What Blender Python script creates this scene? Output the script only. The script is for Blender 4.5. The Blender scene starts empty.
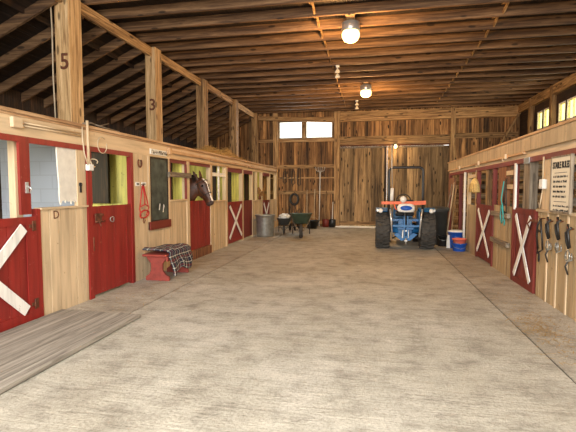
import bpy, bmesh, math, random
from mathutils import Vector, Matrix, noise
random.seed(7)
S = bpy.context.scene
COL = S.collection
PI = math.pi
R = math.radians

# ---------------- camera, world, lights, exposure ----------------
cam_d = bpy.data.cameras.new('camera'); cam = bpy.data.objects.new('camera', cam_d); COL.objects.link(cam)
cam_d.sensor_width = 36; cam_d.lens = 430/576*36; cam_d.clip_end = 300
cam.location = (0, 0, 1.6); cam.rotation_euler = (R(90-3.6), 0, R(11.2))
S.camera = cam
S.view_settings.view_transform = 'Standard'; S.view_settings.look = 'None'
S.view_settings.gamma = 1; S.view_settings.use_curve_mapping = False
S.view_settings.exposure = 0.55
w = bpy.data.worlds.new('daylight'); S.world = w; w.use_nodes = True
bg = w.node_tree.nodes['Background']; bg.inputs[0].default_value = (1, .97, .9, 1); bg.inputs[1].default_value = 2.2

def area(name, loc, size, power, color, direction, spread=180):
    d = bpy.data.lights.new(name, 'AREA'); d.shape = 'RECTANGLE'; d.size, d.size_y = size
    d.energy = power; d.color = color; d.spread = R(spread)
    o = bpy.data.objects.new(name, d); COL.objects.link(o); o.location = loc
    o.rotation_euler = Vector(direction).to_track_quat('-Z', 'Y').to_euler()
    return o
# daylight entering by the open barn doorway behind the viewer
area('doorway_daylight', (-.8, -1.55, 2.9), (6.0, 3.0), 430, (1, .97, .92), (0, 1, -.42), 135)
# daylight entering by the stall windows of the outer walls
for y in (2.6, 7.2, 10.1, 12.2, 14.2, 16.8):
    area('stall_window_daylight', (-7.35, y, 1.75), (1.0, .8), 55 if y > 5 else 22, (1, .93, .66), (1, .15, -.1))
for y in (4.5, 8.0, 10.5, 13.2):
    area('stall_window_daylight', (5.35, y, 1.85), (.9, .35), 4, (1, .92, .7), (-1, .1, -.1))
area('loft_window_daylight', (5.35, 14.4, 3.9), (2.6, .6), 40, (1, .93, .7), (-1, -.2, -.2))
area('loft_window_daylight', (-2.8, 18.05, 4.1), (2.2, .65), 45, (1, .97, .9), (0, -1, -.25))

# ---------------- helpers ----------------
def box(bm, x0, x1, y0, y1, z0, z1):
    vs = [bm.verts.new((x, y, z)) for x in (x0, x1) for y in (y0, y1) for z in (z0, z1)]
    for f in ((0,1,3,2), (4,6,7,5), (0,4,5,1), (2,3,7,6), (0,2,6,4), (1,5,7,3)):
        bm.faces.new([vs[i] for i in f])
    return vs
def bar(bm, p0, p1, w, h, up=(0,0,1)):
    """square bar from p0 to p1, w wide sideways and h high along up"""
    p0, p1 = Vector(p0), Vector(p1); d = (p1-p0).normalized(); up = Vector(up)
    s = d.cross(up)
    if s.length < 1e-4: s = d.cross(Vector((0,1,0)))
    s.normalize(); u = s.cross(d)
    vs = []
    for p in (p0, p1):
        for a, b in ((-1,-1), (1,-1), (1,1), (-1,1)): vs.append(bm.verts.new(p+s*a*w/2+u*b*h/2))
    for f in ((3,2,1,0), (4,5,6,7), (0,1,5,4), (1,2,6,5), (2,3,7,6), (3,0,4,7)): bm.faces.new([vs[i] for i in f])
def tube(bm, pts, r, n=8, caps=True, closed=False):
    pts = [Vector(p) for p in pts]; rs = r if isinstance(r, (list, tuple)) else [r]*len(pts)
    rings = []; ref = None
    m = len(pts)
    for i, p in enumerate(pts):
        if closed: d = pts[(i+1) % m]-pts[i-1]
        else: d = pts[min(i+1, m-1)]-pts[max(i-1, 0)]
        d.normalize()
        if ref is None:
            ref = Vector((0,0,1)) if abs(d.z) < .9 else Vector((1,0,0))
        ref = ref-d*ref.dot(d)
        if ref.length < 1e-5: ref = d.orthogonal()
        ref.normalize(); s = d.cross(ref)
        rings.append([bm.verts.new(p+(ref*math.cos(2*PI*k/n)+s*math.sin(2*PI*k/n))*rs[i]) for k in range(n)])
    for i in range(m if closed else m-1):
        a, b = rings[i], rings[(i+1) % m]
        for k in range(n):
            f = bm.faces.new((a[k], a[(k+1) % n], b[(k+1) % n], b[k])); f.smooth = True
    if caps and not closed:
        bm.faces.new(rings[0][::-1]); bm.faces.new(rings[-1])
def loft(bm, rings_pts, caps=True, smooth=True):
    rings = [[bm.verts.new(p) for p in r] for r in rings_pts]; n = len(rings[0])
    for a, b in zip(rings, rings[1:]):
        for k in range(n):
            f = bm.faces.new((a[k], a[(k+1) % n], b[(k+1) % n], b[k])); f.smooth = smooth
    if caps: bm.faces.new(rings[0][::-1]); bm.faces.new(rings[-1])
def lathe(bm, prof, c=(0,0,0), n=28, axis='Z', smooth=True, sx=1, sy=1):
    c = Vector(c); rings = []
    for r, z in prof:
        ring = []
        for k in range(n):
            a = 2*PI*k/n; u, v = r*math.cos(a)*sx, r*math.sin(a)*sy
            p = {'Z': (u, v, z), 'X': (z, u, v), 'Y': (v, z, u)}[axis]
            ring.append(c+Vector(p))
        rings.append(ring)
    loft(bm, rings, caps=True, smooth=smooth)
def prism(bm, poly, d0, d1, axis='X'):
    """extrude a 2D outline along an axis; outline coordinates are the two other axes in order"""
    def P(a, b, d): return {'X': (d, a, b), 'Y': (a, d, b), 'Z': (a, b, d)}[axis]
    A = [bm.verts.new(P(a, b, d0)) for a, b in poly]; B = [bm.verts.new(P(a, b, d1)) for a, b in poly]
    bm.faces.new(A[::-1]); bm.faces.new(B); n = len(A)
    for k in range(n): bm.faces.new((A[k], A[(k+1) % n], B[(k+1) % n], B[k]))
WL = {}
def obj(name, bm, mat, parent=None, smooth=None):
    bmesh.ops.recalc_face_normals(bm, faces=bm.faces)
    me = bpy.data.meshes.new(name); o = bpy.data.objects.new(name, me); COL.objects.link(o)
    if parent is not None:
        off = WL[parent.name]
    else:
        xs = [v.co for v in bm.verts]
        off = Vector(((min(v.x for v in xs)+max(v.x for v in xs))/2, (min(v.y for v in xs)+max(v.y for v in xs))/2, min(v.z for v in xs)))
    for v in bm.verts: v.co -= off
    bm.to_mesh(me); bm.free()
    for m in (mat if isinstance(mat, (list, tuple)) else [mat]): me.materials.append(m)
    if parent is not None: o.parent = parent; WL[o.name] = off
    else: o.location = off; WL[o.name] = off.copy()
    return o
def thing(name, label, cat, loc, group=None):
    o = bpy.data.objects.new(name, None); COL.objects.link(o); o.location = loc; o.empty_display_size = .1
    o['label'] = label; o['category'] = cat
    if group: o['group'] = group
    WL[o.name] = Vector(loc); return o
def tag(o, label, cat, group=None, kind=None):
    o['label'] = label; o['category'] = cat
    if group: o['group'] = group
    if kind: o['kind'] = kind
    return o
def struct(name, bm, mat, parent=None):
    o = obj(name, bm, mat, parent)
    o['kind'] = 'structure'; return o
def N(): return bmesh.new()
def dup(root, loc, label=None, rotz=None):
    r = root.copy(); COL.objects.link(r); r.location = loc
    if rotz is not None: r.rotation_euler = (0, 0, rotz)
    if label: r['label'] = label
    for ch in list(root.children):
        c = ch.copy(); COL.objects.link(c); c.parent = r
        for g in list(ch.children):
            d = g.copy(); COL.objects.link(d); d.parent = c
    return r
def bevel(o, wd=.006, seg=1):
    m = o.modifiers.new('bevel', 'BEVEL'); m.width = wd; m.segments = seg; m.limit_method = 'ANGLE'; return o

# ---------------- materials ----------------
def new_mat(name):
    m = bpy.data.materials.new(name); m.use_nodes = True; nt = m.node_tree
    return m, nt, nt.nodes['Principled BSDF']
def nd(nt, t, **kw):
    n = nt.nodes.new(t)
    for k, v in kw.items():
        if k.startswith('i_'):
            n.inputs[k[2:].replace('_', ' ')].default_value = v
        else: setattr(n, k, v)
    return n
def ramp(nt, fac, stops):
    r = nt.nodes.new('ShaderNodeValToRGB'); e = r.color_ramp.elements
    while len(e) < len(stops): e.new(.5)
    for s, (p, c) in zip(e, stops): s.position = p; s.color = (*c, 1)
    nt.links.new(fac, r.inputs[0]); return r
def srgb(r, g, b):
    f = lambda c: (c/255/12.92 if c/255 <= .04045 else ((c/255+.055)/1.055)**2.4)
    return (f(r), f(g), f(b))
def plain(name, c, rough=.5, metal=0, var=.12, scale=6, bump=0):
    m, nt, b = new_mat(name)
    tc = nd(nt, 'ShaderNodeTexCoord'); no = nd(nt, 'ShaderNodeTexNoise'); no.inputs['Scale'].default_value = scale; no.inputs['Detail'].default_value = 5
    nt.links.new(tc.outputs['Object'], no.inputs['Vector'])
    r = ramp(nt, no.outputs['Fac'], [(.3, tuple(x*(1-var) for x in c)), (.7, tuple(min(1, x*(1+var)) for x in c))])
    nt.links.new(r.outputs[0], b.inputs['Base Color']); b.inputs['Roughness'].default_value = rough; b.inputs['Metallic'].default_value = metal
    if bump:
        bp = nd(nt, 'ShaderNodeBump'); bp.inputs['Strength'].default_value = bump
        nt.links.new(no.outputs['Fac'], bp.inputs['Height']); nt.links.new(bp.outputs[0], b.inputs['Normal'])
    return m
def wood(name, c1, c2, c3, axis='Z', spread=.5, knot=.5, rough=.75, grain=1.0, islands=True):
    """board wood: grain along axis, knots, every board of a mesh its own tone"""
    m, nt, b = new_mat(name); L = nt.links
    tc = nd(nt, 'ShaderNodeTexCoord'); geo = nd(nt, 'ShaderNodeNewGeometry'); oi = nd(nt, 'ShaderNodeObjectInfo')
    mp = nd(nt, 'ShaderNodeMapping'); sc = {'X': (.7, 14, 14), 'Y': (14, .7, 14), 'Z': (14, 14, .7)}[axis]
    mp.inputs['Scale'].default_value = sc; L.new(tc.outputs['Object'], mp.inputs[0])
    rnd = nd(nt, 'ShaderNodeMath', operation='ADD'); L.new(geo.outputs['Random Per Island'], rnd.inputs[0]); L.new(oi.outputs['Random'], rnd.inputs[1])
    w4 = nd(nt, 'ShaderNodeMath', operation='MULTIPLY'); L.new(rnd.outputs[0], w4.inputs[0]); w4.inputs[1].default_value = 37
    no = nd(nt, 'ShaderNodeTexNoise', noise_dimensions='4D'); no.inputs['Scale'].default_value = 1.6*grain; no.inputs['Detail'].default_value = 6
    no.inputs['Roughness'].default_value = .7; no.inputs['Distortion'].default_value = .6
    L.new(mp.outputs[0], no.inputs['Vector']); L.new(w4.outputs[0], no.inputs['W'])
    r = ramp(nt, no.outputs['Fac'], [(.38, c1), (.5, c2), (.64, c3)])
    fr = nd(nt, 'ShaderNodeMath', operation='FRACT'); w5 = nd(nt, 'ShaderNodeMath', operation='MULTIPLY'); L.new(rnd.outputs[0], w5.inputs[0]); w5.inputs[1].default_value = 7.31
    L.new(w5.outputs[0], fr.inputs[0])
    mr = nd(nt, 'ShaderNodeMapRange'); L.new(fr.outputs[0], mr.inputs[0]); mr.inputs[3].default_value = 1-spread; mr.inputs[4].default_value = 1+spread*.8
    hs = nd(nt, 'ShaderNodeHueSaturation'); hs.inputs['Saturation'].default_value = .95; L.new(r.outputs[0], hs.inputs['Color']); L.new(mr.outputs[0], hs.inputs['Value'])
    # knots
    mk = nd(nt, 'ShaderNodeMapping'); mk.inputs['Scale'].default_value = {'X': (1.6, 5, 5), 'Y': (5, 1.6, 5), 'Z': (5, 5, 1.6)}[axis]; L.new(tc.outputs['Object'], mk.inputs[0])
    va = nd(nt, 'ShaderNodeVectorMath', operation='ADD'); L.new(mk.outputs[0], va.inputs[0]); L.new(w4.outputs[0], va.inputs[1]); vo = nd(nt, 'ShaderNodeTexVoronoi'); vo.inputs['Scale'].default_value = 1.35; L.new(va.outputs[0], vo.inputs['Vector'])
    kr = ramp(nt, vo.outputs['Distance'], [(.13, (1,1,1)), (.20, (0,0,0))])
    km = nd(nt, 'ShaderNodeMath', operation='MULTIPLY'); L.new(kr.outputs[0], km.inputs[0]); km.inputs[1].default_value = knot
    mx = nd(nt, 'ShaderNodeMix', data_type='RGBA'); L.new(km.outputs[0], mx.inputs[0]); L.new(hs.outputs[0], mx.inputs[6]); mx.inputs[7].default_value = (*[x*.22 for x in c1], 1)
    L.new(mx.outputs[2], b.inputs['Base Color']); b.inputs['Roughness'].default_value = rough
    bp = nd(nt, 'ShaderNodeBump'); bp.inputs['Strength'].default_value = .35; bp.inputs['Distance'].default_value = .01
    L.new(no.outputs['Fac'], bp.inputs['Height']); L.new(bp.outputs[0], b.inputs['Normal'])
    return m
def paint(name, c, wear=(.25,.18,.12), amount=.5, rough=.55, axis='Z', spread=.08, streak=.18):
    """painted boards: streaks along the board, chips showing the wood, scuffs"""
    m, nt, b = new_mat(name); L = nt.links
    tc = nd(nt, 'ShaderNodeTexCoord'); geo = nd(nt, 'ShaderNodeNewGeometry')
    mp = nd(nt, 'ShaderNodeMapping'); mp.inputs['Scale'].default_value = {'X': (.8, 9, 9), 'Y': (9, .8, 9), 'Z': (9, 9, .8)}[axis]; L.new(tc.outputs['Object'], mp.inputs[0])
    no = nd(nt, 'ShaderNodeTexNoise'); no.inputs['Scale'].default_value = 1.5; no.inputs['Detail'].default_value = 5; L.new(mp.outputs[0], no.inputs['Vector'])
    r = ramp(nt, no.outputs['Fac'], [(.3, tuple(x*(1-streak*1.6) for x in c)), (.52, c), (.75, tuple(min(1, x*(1+streak)) for x in c))])
    mr = nd(nt, 'ShaderNodeMapRange'); L.new(geo.outputs['Random Per Island'], mr.inputs[0]); mr.inputs[3].default_value = 1-spread; mr.inputs[4].default_value = 1+spread
    hs = nd(nt, 'ShaderNodeHueSaturation'); L.new(r.outputs[0], hs.inputs['Color']); L.new(mr.outputs[0], hs.inputs['Value'])
    n2 = nd(nt, 'ShaderNodeTexNoise'); n2.inputs['Scale'].default_value = 11; n2.inputs['Detail'].default_value = 8; n2.inputs['Roughness'].default_value = .7; L.new(tc.outputs['Object'], n2.inputs['Vector'])
    cr = ramp(nt, n2.outputs['Fac'], [(.66-.06*amount, (0,0,0)), (.72-.06*amount, (1,1,1))])
    cm = nd(nt, 'ShaderNodeMath', operation='MULTIPLY'); L.new(cr.outputs[0], cm.inputs[0]); cm.inputs[1].default_value = .7
    mx = nd(nt, 'ShaderNodeMix', data_type='RGBA'); L.new(cm.outputs[0], mx.inputs[0]); L.new(hs.outputs[0], mx.inputs[6]); mx.inputs[7].default_value = (*wear, 1)
    L.new(mx.outputs[2], b.inputs['Base Color']); b.inputs['Roughness'].default_value = rough
    bp = nd(nt, 'ShaderNodeBump'); bp.inputs['Strength'].default_value = .15; L.new(n2.outputs['Fac'], bp.inputs['Height']); L.new(bp.outputs[0], b.inputs['Normal'])
    return m
def emis(name, c, s):
    m, nt, b = new_mat(name); b.inputs['Base Color'].default_value = (*c, 1); b.inputs['Emission Color'].default_value = (*c, 1); b.inputs['Emission Strength'].default_value = s
    return m
def floor_mat(name, base, dark, light):
    m, nt, b = new_mat(name); L = nt.links
    tc = nd(nt, 'ShaderNodeTexCoord')
    geo = nd(nt, 'ShaderNodeNewGeometry')
    P = geo.outputs['Position']
    def noi(scale, detail, mapping=None, dist=0, rough=.6):
        n = nd(nt, 'ShaderNodeTexNoise'); n.inputs['Scale'].default_value = scale; n.inputs['Detail'].default_value = detail; n.inputs['Distortion'].default_value = dist; n.inputs['Roughness'].default_value = rough
        if mapping:
            mp = nd(nt, 'ShaderNodeMapping'); mp.inputs['Scale'].default_value = mapping; L.new(P, mp.inputs[0]); L.new(mp.outputs[0], n.inputs[0])
        else: L.new(P, n.inputs[0])
        return n.outputs['Fac']
    big = noi(.55, 5, dist=.4); mid = noi(3.2, 9, rough=.68); fine = noi(38, 6, rough=.75); groove = noi(1.0, 7, (1.6, 17, 1), dist=1.6, rough=.7)
    r1 = ramp(nt, big, [(.3, dark), (.5, base), (.68, light)])
    r2 = ramp(nt, mid, [(.34, (.60,.58,.56)), (.5, (1,1,1)), (.68, (1.2,1.2,1.2))])
    mu = nd(nt, 'ShaderNodeMix', data_type='RGBA', blend_type='MULTIPLY'); mu.inputs[0].default_value = .8; L.new(r1.outputs[0], mu.inputs[6]); L.new(r2.outputs[0], mu.inputs[7])
    r3 = ramp(nt, groove, [(.38, (.72,.70,.68)), (.5, (1,1,1)), (.64, (1.12,1.12,1.12))])
    mu2 = nd(nt, 'ShaderNodeMix', data_type='RGBA', blend_type='MULTIPLY'); mu2.inputs[0].default_value = .7; L.new(mu.outputs[2], mu2.inputs[6]); L.new(r3.outputs[0], mu2.inputs[7])
    r4 = ramp(nt, fine, [(.36, (.62,.60,.58)), (.5, (1,1,1)), (.66, (1.25,1.25,1.25))])
    mu3 = nd(nt, 'ShaderNodeMix', data_type='RGBA', blend_type='MULTIPLY'); mu3.inputs[0].default_value = .75; L.new(mu2.outputs[2], mu3.inputs[6]); L.new(r4.outputs[0], mu3.inputs[7])
    # pale worn / limed patches broken up by fine noise, and small dark droppings
    pa = noi(1.15, 7, (1, 1.5, 1), dist=.2, rough=.7); pr = ramp(nt, pa, [(.60, (0,0,0)), (.70, (1,1,1))])
    pf = ramp(nt, noi(17, 5, rough=.8), [(.46, (0,0,0)), (.58, (1,1,1))])
    pm = nd(nt, 'ShaderNodeMath', operation='MULTIPLY'); L.new(pr.outputs[0], pm.inputs[0]); L.new(pf.outputs[0], pm.inputs[1])
    pm2 = nd(nt, 'ShaderNodeMath', operation='MULTIPLY'); L.new(pm.outputs[0], pm2.inputs[0]); pm2.inputs[1].default_value = .75
    mx = nd(nt, 'ShaderNodeMix', data_type='RGBA'); L.new(pm2.outputs[0], mx.inputs[0]); L.new(mu3.outputs[2], mx.inputs[6]); mx.inputs[7].default_value = (*srgb(225,218,205), 1)
    dk = ramp(nt, noi(5.5, 6, (1, 2.2, 1), rough=.75), [(.66, (0,0,0)), (.72, (.75,.75,.75))])
    mx2 = nd(nt, 'ShaderNodeMix', data_type='RGBA'); L.new(dk.outputs[0], mx2.inputs[0]); L.new(mx.outputs[2], mx2.inputs[6]); mx2.inputs[7].default_value = (*srgb(95,78,60), 1)
    L.new(mx2.outputs[2], b.inputs['Base Color']); b.inputs['Roughness'].default_value = .82
    add = nd(nt, 'ShaderNodeMath', operation='ADD'); L.new(groove, add.inputs[0]); L.new(fine, add.inputs[1])
    bp = nd(nt, 'ShaderNodeBump'); bp.inputs['Strength'].default_value = .5; bp.inputs['Distance'].default_value = .02
    L.new(add.outputs[0], bp.inputs['Height']); L.new(bp.outputs[0], b.inputs['Normal'])
    return m
def block_mat(name, c, mortar, bw=.4, bh=.2):
    m, nt, b = new_mat(name); L = nt.links
    tc = nd(nt, 'ShaderNodeTexCoord'); mp = nd(nt, 'ShaderNodeMapping'); mp.inputs['Rotation'].default_value = (R(-90), 0, 0); L.new(tc.outputs['Object'], mp.inputs[0])
    br = nd(nt, 'ShaderNodeTexBrick'); br.inputs['Scale'].default_value = 1; br.inputs['Brick Width'].default_value = bw; br.inputs['Row Height'].default_value = bh
    br.inputs['Mortar Size'].default_value = .008; br.inputs['Color1'].default_value = (*c, 1); br.inputs['Color2'].default_value = (*[x*.9 for x in c], 1); br.inputs['Mortar'].default_value = (*mortar, 1)
    L.new(mp.outputs[0], br.inputs[0]); L.new(br.outputs[0], b.inputs['Base Color']); b.inputs['Roughness'].default_value = .8
    return m
def glass_mat(name, c):
    m, nt, b = new_mat(name); nt.nodes.remove(b); out = nt.nodes['Material Output']
    t = nd(nt, 'ShaderNodeBsdfTransparent'); t.inputs[0].default_value = (*c, 1); g = nd(nt, 'ShaderNodeBsdfGlossy'); g.inputs['Roughness'].default_value = .1
    mx = nd(nt, 'ShaderNodeMixShader'); mx.inputs[0].default_value = .06; nt.links.new(t.outputs[0], mx.inputs[1]); nt.links.new(g.outputs[0], mx.inputs[2]); nt.links.new(mx.outputs[0], out.inputs[0])
    return m
def plaid_mat(name):
    m, nt, b = new_mat(name); L = nt.links
    uv = nd(nt, 'ShaderNodeUVMap'); sp = nd(nt, 'ShaderNodeSeparateXYZ'); L.new(uv.outputs[0], sp.inputs[0])
    def stripes(out, freq, stops, ph=0):
        mu = nd(nt, 'ShaderNodeMath', operation='MULTIPLY_ADD'); L.new(out, mu.inputs[0]); mu.inputs[1].default_value = freq; mu.inputs[2].default_value = ph
        fr = nd(nt, 'ShaderNodeMath', operation='FRACT'); L.new(mu.outputs[0], fr.inputs[0])
        r = ramp(nt, fr.outputs[0], stops); r.color_ramp.interpolation = 'CONSTANT'; return r
    navy, red, white, grn = srgb(26,30,52), srgb(110,30,36), srgb(225,220,205), srgb(32,52,56)
    st = [(0, navy), (.34, white), (.42, grn), (.62, red), (.80, navy), (.90, white), (.94, navy)]
    a = stripes(sp.outputs[0], 4, st); c = stripes(sp.outputs[1], 4.2, st, .3)
    mx = nd(nt, 'ShaderNodeMix', data_type='RGBA'); mx.inputs[0].default_value = .5; L.new(a.outputs[0], mx.inputs[6]); L.new(c.outputs[0], mx.inputs[7])
    L.new(mx.outputs[2], b.inputs['Base Color']); b.inputs['Roughness'].default_value = .95
    return m

BR1, BR2, BR3 = srgb(84,54,30), srgb(128,88,52), srgb(164,120,74)
M = {}
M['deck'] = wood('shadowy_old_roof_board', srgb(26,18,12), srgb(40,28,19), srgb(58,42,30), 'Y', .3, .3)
for ax in 'XYZ':
    M['wall'+ax] = wood('barn_board_'+ax, srgb(62,39,21), srgb(134,94,50), srgb(196,150,92), ax, .62, 1.0, grain=.5)
    M['beam'+ax] = wood('timber_'+ax, srgb(98,70,40), srgb(160,124,78), srgb(206,168,114), ax, .25, .85)
    M['joist'+ax] = wood('rough_joist_'+ax, srgb(66,44,27), srgb(108,78,49), srgb(150,114,76), ax, .4, .8, grain=.7)
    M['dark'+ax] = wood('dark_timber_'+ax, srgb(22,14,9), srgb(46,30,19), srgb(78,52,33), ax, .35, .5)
    M['post'+ax] = wood('pale_post_'+ax, srgb(140,104,62), srgb(192,154,102), srgb(222,190,142), ax, .12, .75)
    M['grey'+ax] = wood('weathered_grey_'+ax, srgb(92,80,66), srgb(128,114,96), srgb(158,144,124), ax, .2, .5)
    M['cream'+ax] = paint('cream_paint_'+ax, srgb(206,182,148), srgb(130,98,66), .5, axis=ax)
    M['red'+ax] = paint('barn_red_paint_'+ax, srgb(136,36,30), srgb(170,112,94), .5, axis=ax, rough=.45)
    M['redold'+ax] = paint('old_dark_red_paint_'+ax, srgb(112,38,28), srgb(80,40,28), .4, axis=ax, rough=.55)
    M['yellow'+ax] = paint('yellow_paint_'+ax, srgb(206,200,104), srgb(90,80,40), 1.1, axis=ax, spread=.22, streak=.3)
    M['white'+ax] = paint('white_paint_'+ax, srgb(236,234,228), srgb(160,140,115), .5, axis=ax)
M['doorwood'] = wood('sliding_door_board', srgb(82,62,40), srgb(150,122,82), srgb(200,168,120), 'Z', .55, 1.0, grain=.55)
M['rail'] = wood('pale_rail', srgb(150,110,72), srgb(190,150,105), srgb(215,180,140), 'Y', .1, .3)
M['mat'] = wood('floor_plank', srgb(112,105,95), srgb(145,137,125), srgb(168,160,147), 'Y', .1, .2)
M['panel'] = paint('tan_stall_board', srgb(176,152,116), srgb(116,90,62), .5, axis='Z', spread=.14)
M['floor'] = floor_mat('dusty_concrete', srgb(176,170,156), srgb(162,154,138), srgb(190,184,172))
M['floor2'] = floor_mat('dirty_concrete_edge', srgb(168,160,146), srgb(152,143,127), srgb(182,175,161))
M['block'] = block_mat('white_cinder_block', srgb(186,195,208), srgb(172,180,192))
M['glass'] = glass_mat('window_glass', (.97, .98, .97)); M['glassy'] = glass_mat('foliage_tint_glass', (.97, .95, .55))  # second glass tinted yellow to stand for bright foliage outside
M['black'] = plain('black_leather', (.015,.014,.013), .45); M['blackm'] = plain('black_steel', (.02,.02,.022), .35, .3)
M['rubber'] = plain('tyre_rubber', (.05,.046,.04), .8, var=.4, scale=14, bump=.3)
M['blue'] = plain('tractor_blue', srgb(34,104,164), .35, var=.25); M['bluepl'] = plain('blue_plastic', srgb(30,88,190), .35)
M['steel'] = plain('galvanised_steel', srgb(170,174,172), .32, .75, .2, 9); M['silver'] = plain('bright_steel', srgb(200,200,196), .3, .6)
M['rust'] = plain('rusty_iron', srgb(104,60,40), .8, .2, .5, 20); M['orange'] = plain('orange_paint', srgb(222,104,58), .5)
M['whitepl'] = plain('white_plastic', srgb(230,230,226), .4, var=.05); M['cord'] = plain('white_cord', srgb(196,178,150), .6)
M['greybin'] = plain('grey_bin_plastic', srgb(60,60,58), .5); M['green'] = plain('green_barrow_paint', srgb(62,78,62), .5, .1, .3)
M['slate'] = plain('chalkboard_slate', srgb(64,72,66), .7, 0, .7, 5); M['redpl'] = plain('red_plastic', srgb(196,44,36), .4)
M['salmon'] = plain('salmon_plastic', srgb(222,112,96), .45); M['straw'] = plain('straw', srgb(178,142,82), .9, var=.3, scale=20)
M['redstrap'] = plain('red_webbing', srgb(176,32,34), .7); M['teal'] = plain('turquoise_webbing', srgb(62,166,166), .7)
M['ink'] = plain('black_ink', (.012,.012,.012), .7, var=0); M['paper'] = plain('cream_sign_board', srgb(226,216,194), .6, var=.06)
M['bench'] = paint('faded_red_bench_paint', srgb(142,60,50), srgb(110,62,46), .4, axis='Y'); M['plaid'] = plaid_mat('plaid_wool')
M['coat'] = plain('bay_coat', srgb(78,43,25), .5, 0, .45, 7); M['blaze'] = plain('white_hair', srgb(235,228,220), .7, var=.05); M['mane'] = plain('dark_mane', srgb(34,22,16), .7)
M['eye'] = plain('dark_eye', (.006,.004,.003), .1); M['skin'] = plain('muzzle_skin', srgb(62,44,38), .7)
M['lampglass'] = emis('lit_lamp_glass', (1, .68, .3), 3); M['bulb'] = plain('unlit_bulb', srgb(235,225,205), .3, var=.03)
M['dried'] = plain('dried_flowers', srgb(150,110,66), .9, var=.4, scale=30); M['board2'] = wood('orange_brown_board', srgb(84,48,26), srgb(132,82,46), srgb(168,112,68), 'Z', .1, .3)
M['bag'] = plain('plastic_bag', srgb(226,226,222), .5, var=.1); M['debris'] = plain('loose_hay', srgb(150,122,76), .95, var=.35, scale=14)

M['wicker'] = plain('backlit_wicker', srgb(222,190,122), .8, var=.25, scale=25)  # straw tone lightened, light from behind put into the colour
M['peel'] = plain('peeling_white_paint', srgb(222,218,208), .7, var=.1, scale=9, bump=.3)
# ---------------- the setting ----------------
XL, XR, XP, YB = -4.0, 2.42, -5.0, 18.2     # left stall front, right stall front, left post line, back wall
b = N(); box(b, -3.055, 1.65, -1.5, YB, -.12, 0); struct('floor', b, M['floor'])
b = N(); box(b, -3.09, -3.03, -1.5, YB, -.2, -.012); box(b, 1.63, 1.69, -1.5, YB, -.2, -.012); struct('floor', b, M['deck'])
b = N(); box(b, -7.6, -3.075, -1.5, YB, -.12, 0); box(b, 1.67, 5.6, -1.5, YB, -.12, 0); struct('floor', b, M['floor2'])
# barn outer shell
def openings_wall(bm, axis, d0, d1, u0, u1, z0, z1, holes):
    """solid wall with rectangular holes; u runs along the wall"""
    us = sorted({u0, u1, *[h[0] for h in holes], *[h[1] for h in holes]})
    zs = sorted({z0, z1, *[h[2] for h in holes], *[h[3] for h in holes]})
    for a, c in zip(us, us[1:]):
        for e, g in zip(zs, zs[1:]):
            mu, mz = (a+c)/2, (e+g)/2
            if any(h[0] < mu < h[1] and h[2] < mz < h[3] for h in holes): continue
            if axis == 'X': box(bm, d0, d1, a, c, e, g)
            else: box(bm, a, c, d0, d1, e, g)
def vboards(bm, axis, face, depth, u0, u1, z0, z1, wmin=.12, wmax=.24, gap=.0035, holes=(), jz=0):
    u = u0
    while u < u1-.01:
        wd = min(random.uniform(wmin, wmax), u1-u)
        if u1-(u+wd) < .05: wd = u1-u
        segs = [(z0-(random.uniform(0, jz)), z1)]
        for h in holes:
            if h[0]-.001 < u+wd/2 < h[1]+.001:
                ns = []
                for s in segs:
                    if h[2] > s[0]: ns.append((s[0], min(s[1], h[2])))
                    if h[3] < s[1]: ns.append((max(s[0], h[3]), s[1]))
                segs = ns
        d = random.uniform(0, .006)
        for s0, s1 in segs:
            if axis == 'X': box(bm, face+d*(1 if depth > 0 else -1), face+depth, u+gap/2, u+wd-gap/2, s0, s1)
            else: box(bm, u+gap/2, u+wd-gap/2, face+d*(1 if depth > 0 else -1), face+depth, s0, s1)
        u += wd
# back wall: outer sheathing of vertical boards, window holes upper left, doorway in the middle
W1 = (-4.0, -2.98, 3.74, 4.47); W2 = (-2.84, -1.70, 3.74, 4.47); DW = (-1.38, 2.96, -.1, 3.36)
b = N()
vboards(b, 'Y', YB, .05, -7.6, -4.0, 0, 4.9)
vboards(b, 'Y', YB, .05, -4.0, -2.98, 0, 5.02, holes=[W1]); vboards(b, 'Y', YB, .05, -2.98, -2.84, 0, 5.02); vboards(b, 'Y', YB, .05, -2.84, -1.70, 0, 5.02, holes=[W2])
vboards(b, 'Y', YB, .05, -1.70, -1.38, 0, 5.02)
vboards(b, 'Y', YB, .05, -1.38, 2.96, 3.36, 5.02, .1, .26)
vboards(b, 'Y', YB, .05, 2.96, 5.6, 0, 5.02, .12, .26, gap=.004)
struct('wall_back', b, M['wallZ'])
b = N(); openings_wall(b, 'Y', YB+.055, YB+.075, -7.6, 5.6, 0, 5.0, [W1, W2, (-1.38, 2.95, 0, 3.36)]); struct('wall_back', b, M['deck'])  # unseen dark sheet added behind the boards, keeps daylight out of the gaps
b = N()   # girts and posts nailed inside the back wall
for z, h in ((3.66, .14), (2.55, .15), (1.45, .15), (.18, .14), (2.07, .06)):
    box(b, -4.9, -1.6, YB-.07, YB-.002, z-h/2, z+h/2)
box(b, -4.0, -1.6, YB-.09, YB-.002, 4.47, 4.60)
for z, h in ((3.70, .2), (2.35, .16), (1.1, .16), (.15, .14)): box(b, 3.12, 5.45, YB-.07, YB-.002, z-h/2, z+h/2)
struct('trim_1', b, M['beamX'])
b = N(); box(b, -1.38, 2.95, YB-.12, YB-.002, 3.40, 3.76); box(b, -1.38, 5.45, YB-.14, YB-.002, 4.38, 4.78); struct('trim_2', b, M['beamX'])
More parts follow.
